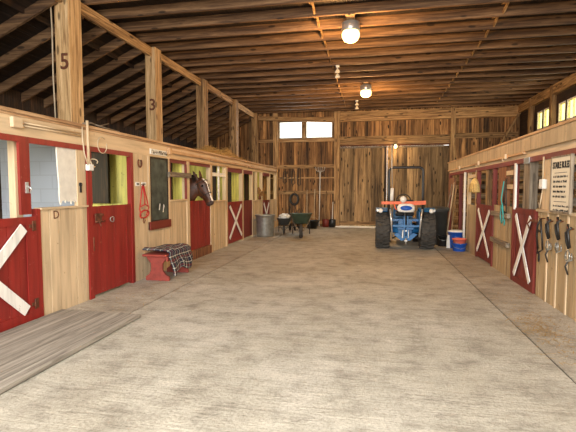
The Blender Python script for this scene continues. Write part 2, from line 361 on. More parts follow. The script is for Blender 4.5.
b = N(); box(b, -1.62, -1.39, YB-.16, YB-.002, 0, 4.8); box(b, 2.96, 3.14, YB-.16, YB-.002, 0, 4.8); box(b, -2.97, -2.85, YB-.1, YB-.002, 3.73, 4.47); box(b, -4.22, -4.02, YB-.18, YB-.01, 0, 4.8); struct('trim_3', b, M['beamZ'])
# outer left wall (low, under the lean-to roof) and outer right wall with windows
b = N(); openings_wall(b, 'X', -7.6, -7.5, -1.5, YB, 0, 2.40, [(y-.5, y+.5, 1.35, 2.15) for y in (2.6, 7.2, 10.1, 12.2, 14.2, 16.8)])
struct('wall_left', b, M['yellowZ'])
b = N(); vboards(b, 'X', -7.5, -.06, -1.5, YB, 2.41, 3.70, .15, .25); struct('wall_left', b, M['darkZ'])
rwin = [(16.35, 17.35, 3.64, 4.22), (15.15, 16.2, 3.64, 4.22), (14.05, 14.85, 3.64, 4.22), (12.35, 13.95, 3.64, 4.22), (9.6, 11.6, 3.64, 4.22), (6.5, 8.5, 3.64, 4.22)]
rwin = [(15.22, 15.85, 3.62, 4.23), (15.95, 16.4, 3.62, 4.23), (14.18, 14.66, 3.62, 4.2), (13.0, 14.08, 3.62, 4.2), (9.6, 11.6, 3.62, 4.2), (6.5, 8.5, 3.62, 4.2)]
slots = [(y-.45, y+.45, z, z+.12) for y in (4.5, 8.0, 10.5, 13.2) for z in (1.6, 1.95)]
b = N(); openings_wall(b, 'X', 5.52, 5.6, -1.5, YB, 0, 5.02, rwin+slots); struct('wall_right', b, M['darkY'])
b = N()
for y in (16.8, 14.92, 12.2, 9.0, 5.8): box(b, 5.38, 5.52, y-.1, y+.1, 0, 4.8)
struct('trim_4', b, M['beamZ'])
b = N(); box(b, 5.40, 5.52, -1.5, YB, 4.5, 4.8); struct('trim_5', b, M['beamY'])
def window(n, axis, d, hole, mull, gm, fm):
    u0, u1, z0, z1 = hole; f = N(); t = .035
    def bx(a, c, e, g, dd=.04):
        if axis == 'X': box(f, d-dd, d+dd, a, c, e, g)
        else: box(f, a, c, d-dd, d+dd, e, g)
    bx(u0, u0+t, z0, z1); bx(u1-t, u1, z0, z1); bx(u0+t, u1-t, z0, z0+t); bx(u0+t, u1-t, z1-t, z1)
    for k in range(1, mull): uu = u0+(u1-u0)*k/mull; bx(uu-.012, uu+.012, z0+t, z1-t, .02)
    o = struct('window_%d' % n, f, fm)
    g = N()
    if axis == 'X': box(g, d-.003, d+.003, u0+t, u1-t, z0+t, z1-t)
    else: box(g, u0+t, u1-t, d-.003, d+.003, z0+t, z1-t)
    p = obj('window_pane', g, gm, o); return o
window(1, 'Y', YB+.03, W1, 1, M['glass'], M['greyX']); window(2, 'Y', YB+.03, W2, 1, M['glass'], M['greyX'])
for i, h in enumerate(rwin): window(3+i, 'X', 5.56, h, 1 if i < 3 else 3, M['glassy'], M['whiteY'])
# front wall round the open doorway behind the viewer
b = N(); openings_wall(b, 'Y', -1.85, -1.75, -7.6, 5.6, 0, 5.02, [(-3.9, 2.4, -.1, 4.6)]); struct('wall_front', b, M['wallZ'])
# roof deck over the joists, lean-to roof deck, loft deck over the left stalls
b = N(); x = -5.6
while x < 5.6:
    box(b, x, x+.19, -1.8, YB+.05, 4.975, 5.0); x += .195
box(b, -5.6, 5.6, -1.8, YB+.05, 5.003, 5.02); struct('ceiling', b, M['deck'])  # solid sheet added on top to stop light leaking between the boards
b = N(); box(b, -5.62, -5.58, -1.8, YB+.05, 4.44, 5.06); struct('trim_29', b, M['darkY'])
def leanz(x): return 4.58+(x+5.0)*.44        # underside of the lean-to rafters
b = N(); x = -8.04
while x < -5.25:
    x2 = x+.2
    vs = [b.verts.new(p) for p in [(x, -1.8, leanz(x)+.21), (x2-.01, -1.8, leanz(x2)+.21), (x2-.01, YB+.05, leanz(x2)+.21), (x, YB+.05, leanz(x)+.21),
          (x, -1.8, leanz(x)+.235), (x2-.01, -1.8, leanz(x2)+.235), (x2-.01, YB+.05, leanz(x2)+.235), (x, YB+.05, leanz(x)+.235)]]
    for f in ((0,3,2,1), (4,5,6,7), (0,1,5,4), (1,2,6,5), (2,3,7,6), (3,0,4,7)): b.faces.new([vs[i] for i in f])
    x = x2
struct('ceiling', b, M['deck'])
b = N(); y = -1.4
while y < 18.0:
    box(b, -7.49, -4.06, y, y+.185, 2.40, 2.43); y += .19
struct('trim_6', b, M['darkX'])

# ---- left stall front: posts, panels, fascia (structure) ----
TH = .07
def panel(bm, y0, y1, z0, z1, side, wmin=.13, wmax=.2):
    face = XL if side == 'L' else XR; dep = -.03 if side == 'L' else .03
    vboards(bm, 'X', face, dep, y0, y1, z0, z1, wmin, wmax, gap=.007)
    box(bm, *(sorted((face+dep, face+dep*1.8))), y0, y1, z0, z1)
b = N()
for y0, y1, z0, z1 in [(4.56, 5.45, 0, 1.36), (6.66, 7.16, 0, 2.2), (7.16, 7.97, 0, .85), (7.97, 8.80, 0, 1.36), (10.28, 11.38, 0, 1.28), (14.1, 15.28, 0, 1.2), (16.55, 17.7, 0, 1.18), (-1.4, 1.2, 0, 1.36), (2.2, 3.0, 0, 1.36), (5.26, 5.45, 1.36, 2.2)]:
    panel(b, y0, y1, z0, z1, 'L')
struct('wall_left', b, M['creamZ'])
b = N()   # uprights between openings
for y0, y1 in [(7.16, 7.215), (7.915, 7.985), (8.79, 8.93), (10.17, 10.30), (11.34, 11.46), (12.84, 12.96), (13.98, 14.1), (15.26, 15.33), (16.42, 16.54), (17.6, 17.75)]:
    box(b, XL-.1, XL+.015, y0, y1, 0 if y0 > 8 else .85, 2.2)
box(b, XL-.1, XL-.01, 14.62, 14.7, 1.2, 2.2)
struct('trim_7', b, M['creamZ'])
b = N(); box(b, XL-.1, XL, -1.4, 17.75, 2.2, 2.46); struct('wall_left', b, M['creamY'])
b = N(); box(b, XL-.12, XL+.035, -1.4, 17.78, 2.46, 2.5); box(b, XL, XL+.012, -1.4, 17.75, 2.43, 2.455); struct('trim_8', b, M['rail'])
b = N()
box(b, XL-.02, XL+.012, -1.4, 6.66, 2.14, 2.21); box(b, XL-.06, XL+.014, 5.46, 5.56, 0, 2.14); box(b, XL-.06, XL+.014, 6.58, 6.66, 0, 2.14)
box(b, XL-.06, XL+.012, 4.50, 4.56, 0, 1.36); box(b, XL-.02, XL+.014, 4.27, 4.42, 1.30, 2.14)
struct('trim_9', b, M['redZ'])
b = N(); box(b, XL-.01, XL+.04, 7.16, 7.97, .85, 1.0)
for y0, y1, z in [(7.98, 8.79, 2.13), (8.93, 10.17, 2.13), (11.46, 12.84, 2.08), (12.96, 13.98, 2.08), (15.33, 16.42, 2.08)]: box(b, XL-.03, XL+.01, y0, y1, z, 2.2)
for y0, y1 in [(7.985, 8.02), (8.76, 8.79)]: box(b, XL-.03, XL+.018, y0, y1, 1.37, 2.13)
struct('trim_10', b, M['redoldY'])
b = N()   # long cream rail boards screwed to the fascia
box(b, XL+.0, XL+.05, 7.95, 10.1, 2.31, 2.37); box(b, XL, XL+.05, 10.15, 13.4, 2.30, 2.36); box(b, XL, XL+.05, 13.5, 17.6, 2.29, 2.35); box(b, XL, XL+.07, 7.9, 8.0, 2.28, 2.41)
box(b, XL-.0, XL+.03, 7.98, 12.9, 2.2, 2.235); struct('trim_11', b, M['rail'])
b = N(); box(b, XL-.03, XL+.035, 8.93, 10.17, 0, .2); struct('trim_12', b, M['board2'])
b = N()   # window ledges and cross rails
box(b, XL-.08, XL+.03, 4.56, 5.45, 1.345, 1.37); box(b, XL-.08, XL+.03, 7.985, 8.79, 1.35, 1.38); box(b, XL-.08, XL+.03, 10.3, 11.34, 1.27, 1.30); box(b, XL-.08, XL+.03, 14.1, 15.27, 1.19, 1.22)
struct('trim_13', b, M['creamY'])
b = N(); box(b, XL-.04, XL-.0, 10.3, 11.34, 1.93, 2.02); box(b, XL-.08, XL-.045, 10.92, 11.0, 1.3, 2.2); struct('trim_30', b, M['whiteY'])
tr = thing('window_rail', 'rough brown wooden rail nailed across the stall window beside the chalkboard', 'rail', (XL+.05, 8.4, 1.87))
b = N(); box(b, XL+.016, XL+.06, 7.9, 8.93, 1.84, 1.94); obj('rail_board', b, M['greyY'], tr)
b = N(); tube(b, [(XL+.058, 7.96, 1.89), (XL+.068, 7.96, 1.89)], .009, 6); obj('bolt', b, M['rust'], tr)
b = N(); tube(b, [(XL+.058, 8.86, 1.89), (XL+.068, 8.86, 1.89)], .009, 6); obj('bolt', b, M['rust'], tr)
# stall dividers and interior
b = N(); box(b, -5.45, XL-.1, 5.48, 5.58, 0, 2.4); struct('wall_stall_1', b, M['block'])
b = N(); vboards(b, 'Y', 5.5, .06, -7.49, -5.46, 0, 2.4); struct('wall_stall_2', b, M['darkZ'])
for k, y in enumerate((8.86, 11.4, 12.9, 15.3)):
    b = N(); vboards(b, 'Y', y, .05, -7.49, XL-.1, 0, 2.4, .18, .3); box(b, -7.49, XL-.1, y-.04, y, 1.15, 1.27); struct('wall_stall_%d' % (3+k), b, M['yellowZ'])
b = N()  # dark boxes added to stand for the shade inside the stall openings
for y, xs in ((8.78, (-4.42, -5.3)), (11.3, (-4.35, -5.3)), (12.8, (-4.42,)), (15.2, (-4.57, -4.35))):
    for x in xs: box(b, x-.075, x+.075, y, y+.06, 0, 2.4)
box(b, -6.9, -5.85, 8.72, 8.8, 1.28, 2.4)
struct('stall_shade_boxes', b, M['darkZ'])
b = N(); box(b, -4.21, -4.12, 4.34, 4.44, 0, 2.4); struct('trim_15', b, M['creamZ'])

# ---- right stall front ----
b = N()
for y0, y1, z0, z1, in [(5.0, 7.02, 0, 1.28), (8.16, 9.42, 0, 1.28), (10.86, 11.95, 0, 1.2), (-1.4, 5.0, 0, 1.28)]: panel(b, y0, y1, z0, z1, 'R', .16, .26)
struct('wall_right', b, M['panel'])
b = N()   # pale battens on the near right panel
for y in (6.62, 6.3, 5.98, 5.66, 5.3, 4.9): box(b, XR-.014, XR, y-.02, y+.02, 0, 1.26)
struct('trim_16', b, M['creamZ'])
b = N(); box(b, XR-.0, XR+.08, -1.4, 14.72, 2.10, 2.24); struct('wall_right', b, M['creamY'])
b = N(); y = -1.4
while y < 14.7:
    y2 = min(14.72, y+.14); box(b, XR-.05, XR-.001, y, y2-.004, 2.2, 2.42); y += .14
struct('wall_right', b, M['panel'])
b = N(); box(b, XR-.07, XR+.1, -1.4, 14.75, 2.42, 2.455); box(b, XR-.06, XR-.001, 7.6, 14.72, 2.165, 2.2); struct('trim_17', b, M['rail'])
b = N(); box(b, XR-.02, XR+.06, -1.4, 14.72, 2.02, 2.10); box(b, XR-.02, XR+.06, 8.10, 8.17, 0, 2.02); box(b, XR-.02, XR+.06, 9.45, 9.5, 0, 2.02); box(b, XR-.02, XR+.06, 10.80, 10.86, 0, 2.02)
box(b, XR-.02, XR+.06, 14.55, 14.72, 0, 2.02); box(b, XR-.02, XR+.06, 12.9, 13.0, 0, 2.02)
struct('trim_18', b, M['redoldZ'])
b = N(); box(b, XR-.03, XR-.001, 8.02, 8.09, 1.25, 2.04); struct('trim_19', b, M['whiteZ'])
b = N(); box(b, XR+.0, XR+.1, 6.62, 6.9, 1.28, 2.02); box(b, XR, XR+.08, 11.9, 12.0, 0, 2.05); struct('trim_20', b, M['creamZ'])
b = N(); box(b, XR+.0, XR+.12, 7.42, 7.72, 1.28, 2.06); struct('trim_21', b, M['greyZ'])
b = N(); box(b, XR+.0, XR+.08, 8.65, 9.15, 1.28, 2.06); struct('trim_22', b, M['board2'])
b = N(); box(b, XR+.02, XR+.1, 10.0, 10.2, 1.2, 2.06); box(b, XR+.02, XR+.08, 11.1, 11.2, 1.2, 2.06); struct('trim_23', b, M['beamZ'])
b = N(); box(b, XR-.04, XR+.06, 5.0, 7.0, 1.27, 1.305); box(b, XR-.02, XR+.02, 5.0, 6.62, 1.9, 2.0); box(b, XR+.0, XR+.05, 8.17, 8.65, 1.85, 1.93); box(b, XR, XR+.05, 8.17, 8.65, 1.6, 1.68); box(b, XR, XR+.05, 11.2, 11.9, 1.88, 1.96); box(b, XR, XR+.05, 11.2, 11.9, 1.58, 1.66)
struct('trim_24', b, M['creamY'])
# right side stall dividers of horizontal slats
for k, y in enumerate((7.06, 9.46, 12.05, 14.66)):
    b = N()
    z = .1
    while z < 2.3:
        box(b, XR+.12, 5.5, y, y+.04, z, z+.12); z += .25
    box(b, 3.9, 4.0, y-.05, y, 0, 2.4); struct('wall_stall_%d' % (8+k), b, M['beamX'] if k % 2 else M['greyX'])
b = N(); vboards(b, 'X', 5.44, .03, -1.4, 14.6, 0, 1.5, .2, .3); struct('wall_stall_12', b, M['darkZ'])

# sliding doors in the back wall
def sliding_door(n, x0, x1, y, lab):
    b = N(); vboards(b, 'Y', y, .04, x0, x1, .06, 3.352, .17, .27, gap=.003)
    o = struct('door_%d' % n, b, M['doorwood'])
    b = N(); box(b, x0, x1, y-.035, y, .1, .24); obj('bottom_rail', b, M['beamX'], o)
    b = N(); box(b, x0, x1, y+.045, y+.06, .06, 3.35); obj('backing', b, M['deck'], o)  # dark sheet added so no sky shows between the door boards
    b = N(); box(b, x0, x1, y-.02, y-.001, 3.28, 3.34); obj('top_rail', b, M['greyX'], o)
    return o
sliding_door(1, -1.385, .54, YB+.0, ''); sliding_door(2, .546, 2.743, YB+.0, '')
b = N(); box(b, 2.745, 2.95, YB, YB+.04, 0, 3.34); struct('trim_25', b, M['doorwood'])
b = N(); box(b, -1.4, 2.95, YB-.15, YB-.12, 3.37, 3.41); struct('trim_26', b, M['rust'])
b = N(); box(b, .43, .50, YB-.06, YB-.01, 0.1, 3.34); struct('trim_27', b, M['deck'])
b = N(); box(b, -1.6, .3, YB-.25, YB-.06, 0, .05); struct('trim_28', b, M['whiteX'])

# ---------------- timber frame ----------------
posts = [(6.46, .33, .95, '5', 'thick pale timber post with a brown number 5 painted on it', 'postZ'),
         (9.28, .3, .95, '3', 'pale timber post painted with a brown number 3, second from the viewer on the left', 'postZ'),
         (12.14, .3, 0, '', 'brown timber post rising behind the stall wall just left of the hay pile', 'beamZ'),
         (15.1, .3, 0, '', 'brown timber post rising behind the right end of the hay pile', 'beamZ'),
         (17.9, .24, 0, '', 'far timber post in the left row standing by the back wall', 'beamZ')]
def text_mesh(txt, size, depth, bold=0):
    cu = bpy.data.curves.new('lettering', 'FONT'); cu.body = txt; cu.size = size; cu.extrude = depth; cu.align_x = 'CENTER'; cu.align_y = 'CENTER'; cu.offset = bold; cu.resolution_u = 3
    o = bpy.data.objects.new('lettering', cu); COL.objects.link(o)
    dg = bpy.context.evaluated_depsgraph_get(); me = bpy.data.meshes.new_from_object(o.evaluated_get(dg)); bpy.data.objects.remove(o)
    return me
def add_text(name, txt, size, loc, facing, mat, parent, bold=0, width=None):
    """flat lettering; facing is '+X', '-X' or '-Y'; loc in world"""
    me = text_mesh(txt, size, .002, bold); me.materials.clear(); me.materials.append(mat)
    if width:
        xs = [v.co.x for v in me.vertices]; k = width/(max(xs)-min(xs))
        for v in me.vertices: v.co.x *= k
    o = bpy.data.objects.new(name, me); COL.objects.link(o)
    rz = {'+X': PI/2, '-X': -PI/2, '-Y': 0}[facing]
    rot = Matrix.Rotation(rz, 4, 'Z') @ Matrix.Rotation(PI/2, 4, 'X')
    for v in me.vertices: v.co = rot @ v.co
    off = WL[parent.name] if parent else Vector((0,0,0))
    o.location = Vector(loc)-off if parent else loc
    if parent: o.parent = parent
    WL[o.name] = Vector(loc)
    return o
for y, wd, _, num, lab, mt in posts:
    t = thing('timber_post', lab, 'post', (XP, y, 0), 'posts carrying the left roof beam')
    b = N(); box(b, XP-.12, XP+.14, y-wd/2, y+wd/2, 0, 4.8); bevel(obj('post', b, M[mt], t), .012)
    if num: add_text('painted_number', num, .36, (XP+.05, y-wd/2-.002, 3.66 if num == '5' else 3.5), '-Y', M['rust'], t, .006)
b = N(); box(b, XP-.03, XP+.05, -1.7, 18.1, 4.6, 4.799); tag(bevel(obj('roof_beam', b, M['beamY']), .01), 'long timber beam running along the left post tops under the joists', 'beam')
b = N(); bar(b, (-5.0, 18.0, 4.62), (-1.6, 18.0, 4.42), .08, .17); tag(obj('wall_beam', b, M['beamX']), 'brown beam sloping above the two white back windows', 'beam')
b = N(); bar(b, (4.72, 18.08, 3.2), (5.5, 18.08, 4.6), .08, .13, (0,1,0)); tag(obj('diagonal_brace', b, M['beamZ']), 'diagonal timber brace in the upper right corner of the back wall', 'brace')
# joists
ys = [7.52+.65*k for k in range(-12, 17)]
b = N(); box(b, -5.55, 5.5, -.028, .028, 0, .172); j0 = obj('ceiling_joist', b, M['joistX'])
j0.location = (0, ys[0], 4.802)
for v in j0.data.vertices: v.co.x += -.025
tag(j0, 'rough brown joist spanning the barn overhead', 'joist', 'joists across the ceiling')
for y in ys[1:]:
    o = j0.copy(); COL.objects.link(o); o.location = (0, y, 4.802)
b = N(); bar(b, (-5.04, 0, leanz(-5.04)+.09), (-7.55, 0, leanz(-7.55)+.09), .045, .17); r0 = obj('lean_to_rafter', b, M['joistX'])
r0x, r0z = r0.location.x, r0.location.z
r0.location.y = ys[0]; tag(r0, 'dark sloping rafter of the low roof over the left stalls', 'rafter', 'rafters sloping down over the left stalls')
for y in ys[1:]:
    o = r0.copy(); COL.objects.link(o); o.location = (r0x, y, r0z)
b = N(); bar(b, (0, .03, .03), (0, .62, .19), .035, .05); bar(b, (.04, .03, .19), (.04, .62, .03), .035, .05); c0 = obj('joist_bridging', b, M['beamY'])
first = True
for x, lab, g in ((-1.13, 'small crossed bridging sticks between the joists, row beside the lamps', 'bridging row beside the lamps'), (2.3, 'small crossed bridging sticks between the joists, row nearer the right wall', 'bridging row nearer the right wall')):
    for y in ys[:-1]:
        if y > 17.2: continue
        o = c0 if first else c0.copy()
        if not first: COL.objects.link(o)
        first = False; o.location = (x, y+.325, 4.83); tag(o, lab, 'bridging', g)

# ---------------- stall doors ----------------
def xbar(bm, side, y0, y1, z0, z1, wd):
    f = XL+.022 if side == 'L' else XR-.022
    bar(bm, (f, y0, z0), (f, y1, z1), wd, .02, (1,0,0))
def stall_door(side, y0, y1, z0, z1, cross, lab, mat='red', ins=.13, st=.09, cw=.09):
    X = XL if side == 'L' else XR; s = 1 if side == 'L' else -1
    t = thing('stall_door', lab, 'stall door', (X, (y0+y1)/2, z0))
    b = N(); vboards(b, 'X', X+s*.002, -s*.03, y0, y1, z0, z1, .14, .2, gap=.006); box(b, *sorted((X-s*.03, X-s*.04)), y0, y1, z0, z1); obj('door_panel', b, M[mat+'Z'], t)
    b = N()
    for a, c, e, g in ((y0, y0+st, z0, z1), (y1-st, y1, z0, z1)): box(b, *sorted((X+s*.002, X+s*.014)), a, c, e, g)
    for e, g in ((z1-.09, z1), (z0, z0+.1)): box(b, *sorted((X+s*.002, X+s*.014)), y0+st+.002, y1-st-.002, e, g)
    if cross: obj('door_frame', b, M[mat+'Z'], t)
    else: b.free()
    if cross:
        a0, a1, c0_, c1 = y0+ins, y1-ins, z0+.14, z1-.12
        f = X+s*.014
        b = N(); bar(b, (f+s*.008, a0, c0_), (f+s*.008, a1, c1), cw, .014, (1,0,0)); o = obj('cross_brace', b, M['whiteZ'], t); o['label'] = 'white painted diagonal board'
        b = N(); bar(b, (f+s*.016, a0, c1), (f+s*.016, a1, c0_), cw, .014, (1,0,0)); o = obj('cross_brace', b, M['whiteZ'], t); o['label'] = 'white painted diagonal board'
    return t
def hinge(t, X, s, y, z, dirn=-1):
    b = N(); box(b, *sorted((X+s*.016, X+s*.024)), y-.05, y+.05, z-.02, z+.02); tube(b, [(X+s*.024, y, z-.06), (X+s*.024, y, z+.06)], .01, 8); box(b, *sorted((X+s*.016, X+s*.022)), y-.035*dirn-.02, y-.035*dirn+.02, z-.06, z+.06)
    obj('hinge', b, M['rust'], t)
tA = stall_door('L', 3.04, 4.495, .03, 1.27, True, 'bright red stall door with a white X at the left edge, nearest on the left', ins=.21, st=.16, cw=.125)
for z in (1.16, .22): hinge(tA, XL, 1, 4.42, z)
tB = stall_door('L', 5.57, 6.575, .04, 1.345, False, 'plain red half door under the dark opening, between the D panel and the red halter')
b = N(); box(b, XL+.012, XL+.035, 5.6, 5.78, 1.2, 1.23); box(b, XL+.003, XL+.02, 5.62, 5.76, 1.10, 1.24); tube(b, [(XL+.03, 5.6, 1.12), (XL+.03, 5.82, 1.12)], .01, 8); tube(b, [(XL+.03, 5.68, 1.12), (XL+.06, 5.68, 1.05)], .009, 6); obj('latch', b, M['rust'], tB)
b = N(); tube(b, [(XL+.02+.012*math.sin(k), 6.02+.04*math.cos(k*PI/5), 1.13+.04*math.sin(k*PI/5)) for k in range(10)], .006, 5, closed=True); obj('ring_pull', b, M['steel'], tB)
b = N(); tube(b, [(XL+.012, 5.56+.003, .0+.9), (XL+.012, 5.563, .7)], .012, 6); obj('hinge', b, M['rust'], tB)
tC = stall_door('L', 8.935, 10.165, .21, 1.33, False, 'plain dark red half door with the horse head hanging over it')
tD = stall_door('L', 11.465, 12.835, .05, 1.23, True, 'dark red stall door with a tall white X, right of the horse', 'red')
b = N(); box(b, XL+.014, XL+.03, 11.55, 11.7, 1.12, 1.15); obj('latch', b, M['rust'], tD)
tE = stall_door('L', 12.965, 13.975, .05, 1.23, False, 'plain dark red stall door immediately right of the white X door on the left', 'redold')
tF = stall_door('L', 15.335, 16.415, .05, 1.18, True, 'red stall door with white cross boards partly hidden behind the metal can', 'redold')
tG = stall_door('R', 9.52, 10.79, .04, 1.25, True, 'smaller looking far red door with white X on the right, behind the blue tub', 'redold')
tH = stall_door('R', 7.1, 8.09, .0, 1.28, True, 'nearer red door with large white X on the right, beside the hanging bridles', 'redold')
b = N(); box(b, XR-.05, XR-.014, 6.98, 7.2, 1.1, 1.14); tube(b, [(XR-.04, 7.2, 1.12), (XR-.05, 7.3, 1.06), (XR-.04, 7.22, .98)], .012, 6); obj('latch', b, M['rust'], tH)

# ---------------- things on the left wall ----------------
# peeling white board hanging in the first window
b = N(); pts = []
n = 16
for i in range(n): pts.append((4.93+.33*i/(n-1), 1.42+random.uniform(-.03, .05)))
poly = pts+[(5.27, 2.17), (4.90, 2.15), (4.91, 1.9), (4.93, 1.65)]
prism(b, poly, XL-.03, XL-.012, 'X'); tag(obj('peeling_board', b, M['peel']), 'peeling white board with a ragged bottom edge beside the first window', 'board')
b = N(); me = text_mesh('D', .16, .003, .0)
t = thing('letter_plate', 'small cream plate with a dark letter D on the near left panel', 'letter', (XL, 4.83, 1.28))
b.free(); b = N(); box(b, XL+.001, XL+.006, 4.76, 4.90, 1.18, 1.35); obj('plate', b, M['creamZ'], t)
add_text('letter', 'D', .15, (XL+.009, 4.83, 1.265), '+X', M['rust'], t)
bx = thing('junction_box', 'square cream electrical box on the upper left fascia near the picture edge', 'electrical box', (XL, 4.22, 2.3))
b = N(); box(b, XL+.012, XL+.06, 4.15, 4.30, 2.29, 2.41); bevel(obj('box_body', b, M['creamY'], bx), .008)
for dz in (0, .035):
    b = N(); tube(b, [(XL+.024, 4.3, 2.33+dz), (XL+.024, 5.36, 2.33+dz)], .009, 8); obj('conduit', b, M['creamY'], bx)
t = thing('wall_outlet', 'white outlet box with vertical conduit and loose cable between first and second stalls', 'outlet', (XL, 5.46, 1.88))
b = N(); box(b, XL+.014, XL+.075, 5.42, 5.53, 1.86, 1.95); bevel(obj('outlet_box', b, M['whitepl'], t), .008)
b = N(); tube(b, [(XL+.035, 5.47, 1.95), (XL+.035, 5.46, 2.56)], .02, 10); obj('conduit', b, M['creamZ'], t)
b = N(); tube(b, [(XL+.03, 5.36, 2.46), (XL+.05, 5.33, 2.3), (XL+.05, 5.36, 2.1), (XL+.06, 5.42, 1.93)], .009, 6)
tube(b, [(XL+.05+.02*math.sin(k), 5.56+.075*math.cos(k*2*PI/14), 1.97+.06*math.sin(k*2*PI/14)) for k in range(13)], .008, 6); obj('cable', b, M['cord'], t)
b = N(); tube(b, [(XL+.03, 5.80+.11*math.cos(a), 2.25+.12*math.sin(a)) for a in [PI*.3+k*2*PI/18 for k in range(17)]], .007, 6)
tag(obj('wire_loop', b, M['cord']), 'thin loop of pale wire hanging on the fascia above the plain red half door', 'wire')
b = N(); tube(b, [(XL-.02, 5.45, 2.515), (XL, 5.6, 2.55), (XL-.03, 5.8, 2.53), (XL, 6.02, 2.6)], [.02, .015, .012, .006], 6); tube(b, [(XL, 5.7, 2.54), (XL+.02, 5.9, 2.52), (XL, 6.3, 2.515)], .009, 5)
tag(obj('twig', b, M['greyY']), 'dry twig lying on top of the left stall wall', 'twig')
b = N(); lathe(b, [(.0, 0), (.03, .0), (.03, .012), (0, .014)], (XL+.001, 5.32, 1.66), 12, 'X'); box(b, XL+.002, XL+.014, 5.305, 5.335, 1.55, 1.65); tag(obj('keyhole_hook', b, M['blackm']), 'small black iron hook plate below the outlet box', 'hook')
t = thing('latch_hook', 'pale metal hook on the red post of the first stall', 'hook', (XL, 4.36, 1.62))
b = N(); box(b, XL+.015, XL+.025, 4.34, 4.38, 1.55, 1.68); tube(b, [(XL+.03, 4.36, 1.64), (XL+.06, 4.38, 1.6), (XL+.04, 4.38, 1.55)], .008, 6); obj('hook', b, M['silver'], t)
# horseshoe
b = N(); tube(b, [(XL+.012, 6.88+.055*math.sin(a), 2.05-.07*math.cos(a)) for a in [R(-140+280*k/14) for k in range(15)]], .014, 6)
tag(obj('horseshoe', b, M['rust']), 'rusty horseshoe nailed above the red halter', 'horseshoe')
# two small name plates above the red halter
for y0, y1, lb in ((6.74, 6.86, 'left of the two small white plates above the red halter'), (6.93, 7.08, 'right of the two small white plates above the red halter')):
    t = thing('name_plate', lb, 'plate', (XL, (y0+y1)/2, 1.66), 'plates above the red halter')
    b = N(); box(b, XL+.001, XL+.012, y0, y1, 1.65, 1.72); obj('plate', b, M['whitepl'], t)
    b = N()
    for k in range(4): yy = y0+.02+(y1-y0-.04)*k/4; box(b, XL+.0125, XL+.0135, yy, yy+.015, 1.67, 1.70)
    obj('writing', b, M['ink'], t)
def halter(loc, s, mat, hw, lab, h=.5, wd=.14):
    """a halter hanging from a hook: crown strap, cheek straps, noseband ring, throat strap, lead end"""
    x, y, z = loc; t = thing('halter', lab, 'halter', (x, y, z-h))
    b = N(); r = .011
    tube(b, [(x+s*.03, y-.02, z), (x+s*.045, y-wd*.35, z-h*.3), (x+s*.04, y-wd*.5, z-h*.62), (x+s*.03, y-wd*.3, z-h*.8)], r, 6)
    tube(b, [(x+s*.03, y+.02, z), (x+s*.045, y+wd*.3, z-h*.3), (x+s*.05, y+wd*.55, z-h*.6), (x+s*.04, y+wd*.3, z-h*.8)], r, 6)
    obj('cheek_strap', b, mat, t)
    b = N(); tube(b, [(x+s*(.05+.02*math.sin(a)), y+wd*.55*math.cos(a), z-h*.76+.07*math.sin(a)) for a in [k*2*PI/12 for k in range(12)]], r*1.2, 6, closed=True); obj('noseband', b, mat, t)
    b = N(); tube(b, [(x+s*.05, y-wd*.4, z-h*.55), (x+s*.07, y, z-h*.5), (x+s*.05, y+wd*.45, z-h*.56)], r, 6); tube(b, [(x+s*.04, y-.02, z-.02), (x+s*.06, y+.0, z-h*.28), (x+s*.05, y+.02, z-h*.5)], r, 6); obj('throat_strap', b, mat, t)
    b = N(); tube(b, [(x+s*.05, y-.03, z-h*.86), (x+s*.05, y-.05, z-h*.95), (x+s*.05, y-.02, z-h), (x+s*.05, y+.02, z-h*.92)], .009, 6); obj('buckle', b, hw, t)
    b = N(); tube(b, [(x+s*.002, y, z+.02), (x+s*.05, y, z), (x+s*.05, y, z+.03)], .008, 6); obj('hook', b, M['rust'], t)
    return t
halter((XL, 6.93, 1.66), 1, M['redstrap'], M['rust'], 'red halter hanging on the cream wall left of the chalkboard', .66, .27)
# chalkboard with name sign
t = thing('chalkboard', 'tall dark smudged chalkboard in a cream frame on the left wall', 'chalkboard', (XL, 7.57, 1.0))
b = N(); box(b, XL-.02, XL+.006, 7.24, 7.90, 1.01, 2.17); obj('slate', b, M['slate'], t)
b = N(); [box(b, XL-.03, XL+.016, *q) for q in ((7.215, 7.25, 1.0, 2.19), (7.88, 7.915, 1.0, 2.19), (7.25, 7.88, 2.16, 2.19), (7.25, 7.88, 1.0, 1.02))]; obj('frame', b, M['darkZ'], t)
b = N()
for y, z0, z1 in ((7.55, 1.2, 1.32), (7.7, 1.15, 1.3), (7.72, 1.22, 1.28)): bar(b, (XL+.008, y, z0), (XL+.008, y+.03, z1), .03, .003, (1,0,0))
obj('chalk_mark', b, M['whitepl'], t)
t = thing('name_sign', 'narrow white sign with dark capital letters above the chalkboard', 'sign', (XL, 7.5, 2.2))
b = N(); box(b, XL+.002, XL+.02, 7.24, 7.86, 2.235, 2.335); obj('sign_board', b, M['whitepl'], t)
b = N(); y = 7.28
while y < 7.82:
    wd = random.uniform(.025, .045)
    box(b, XL+.0205, XL+.023, y, y+.01, 2.25, 2.315); box(b, XL+.0205, XL+.023, y, y+wd, random.choice((2.25, 2.275, 2.305)), random.choice((2.26, 2.285, 2.315))+.003) ; y += wd+.02
obj('writing', b, M['ink'], t)
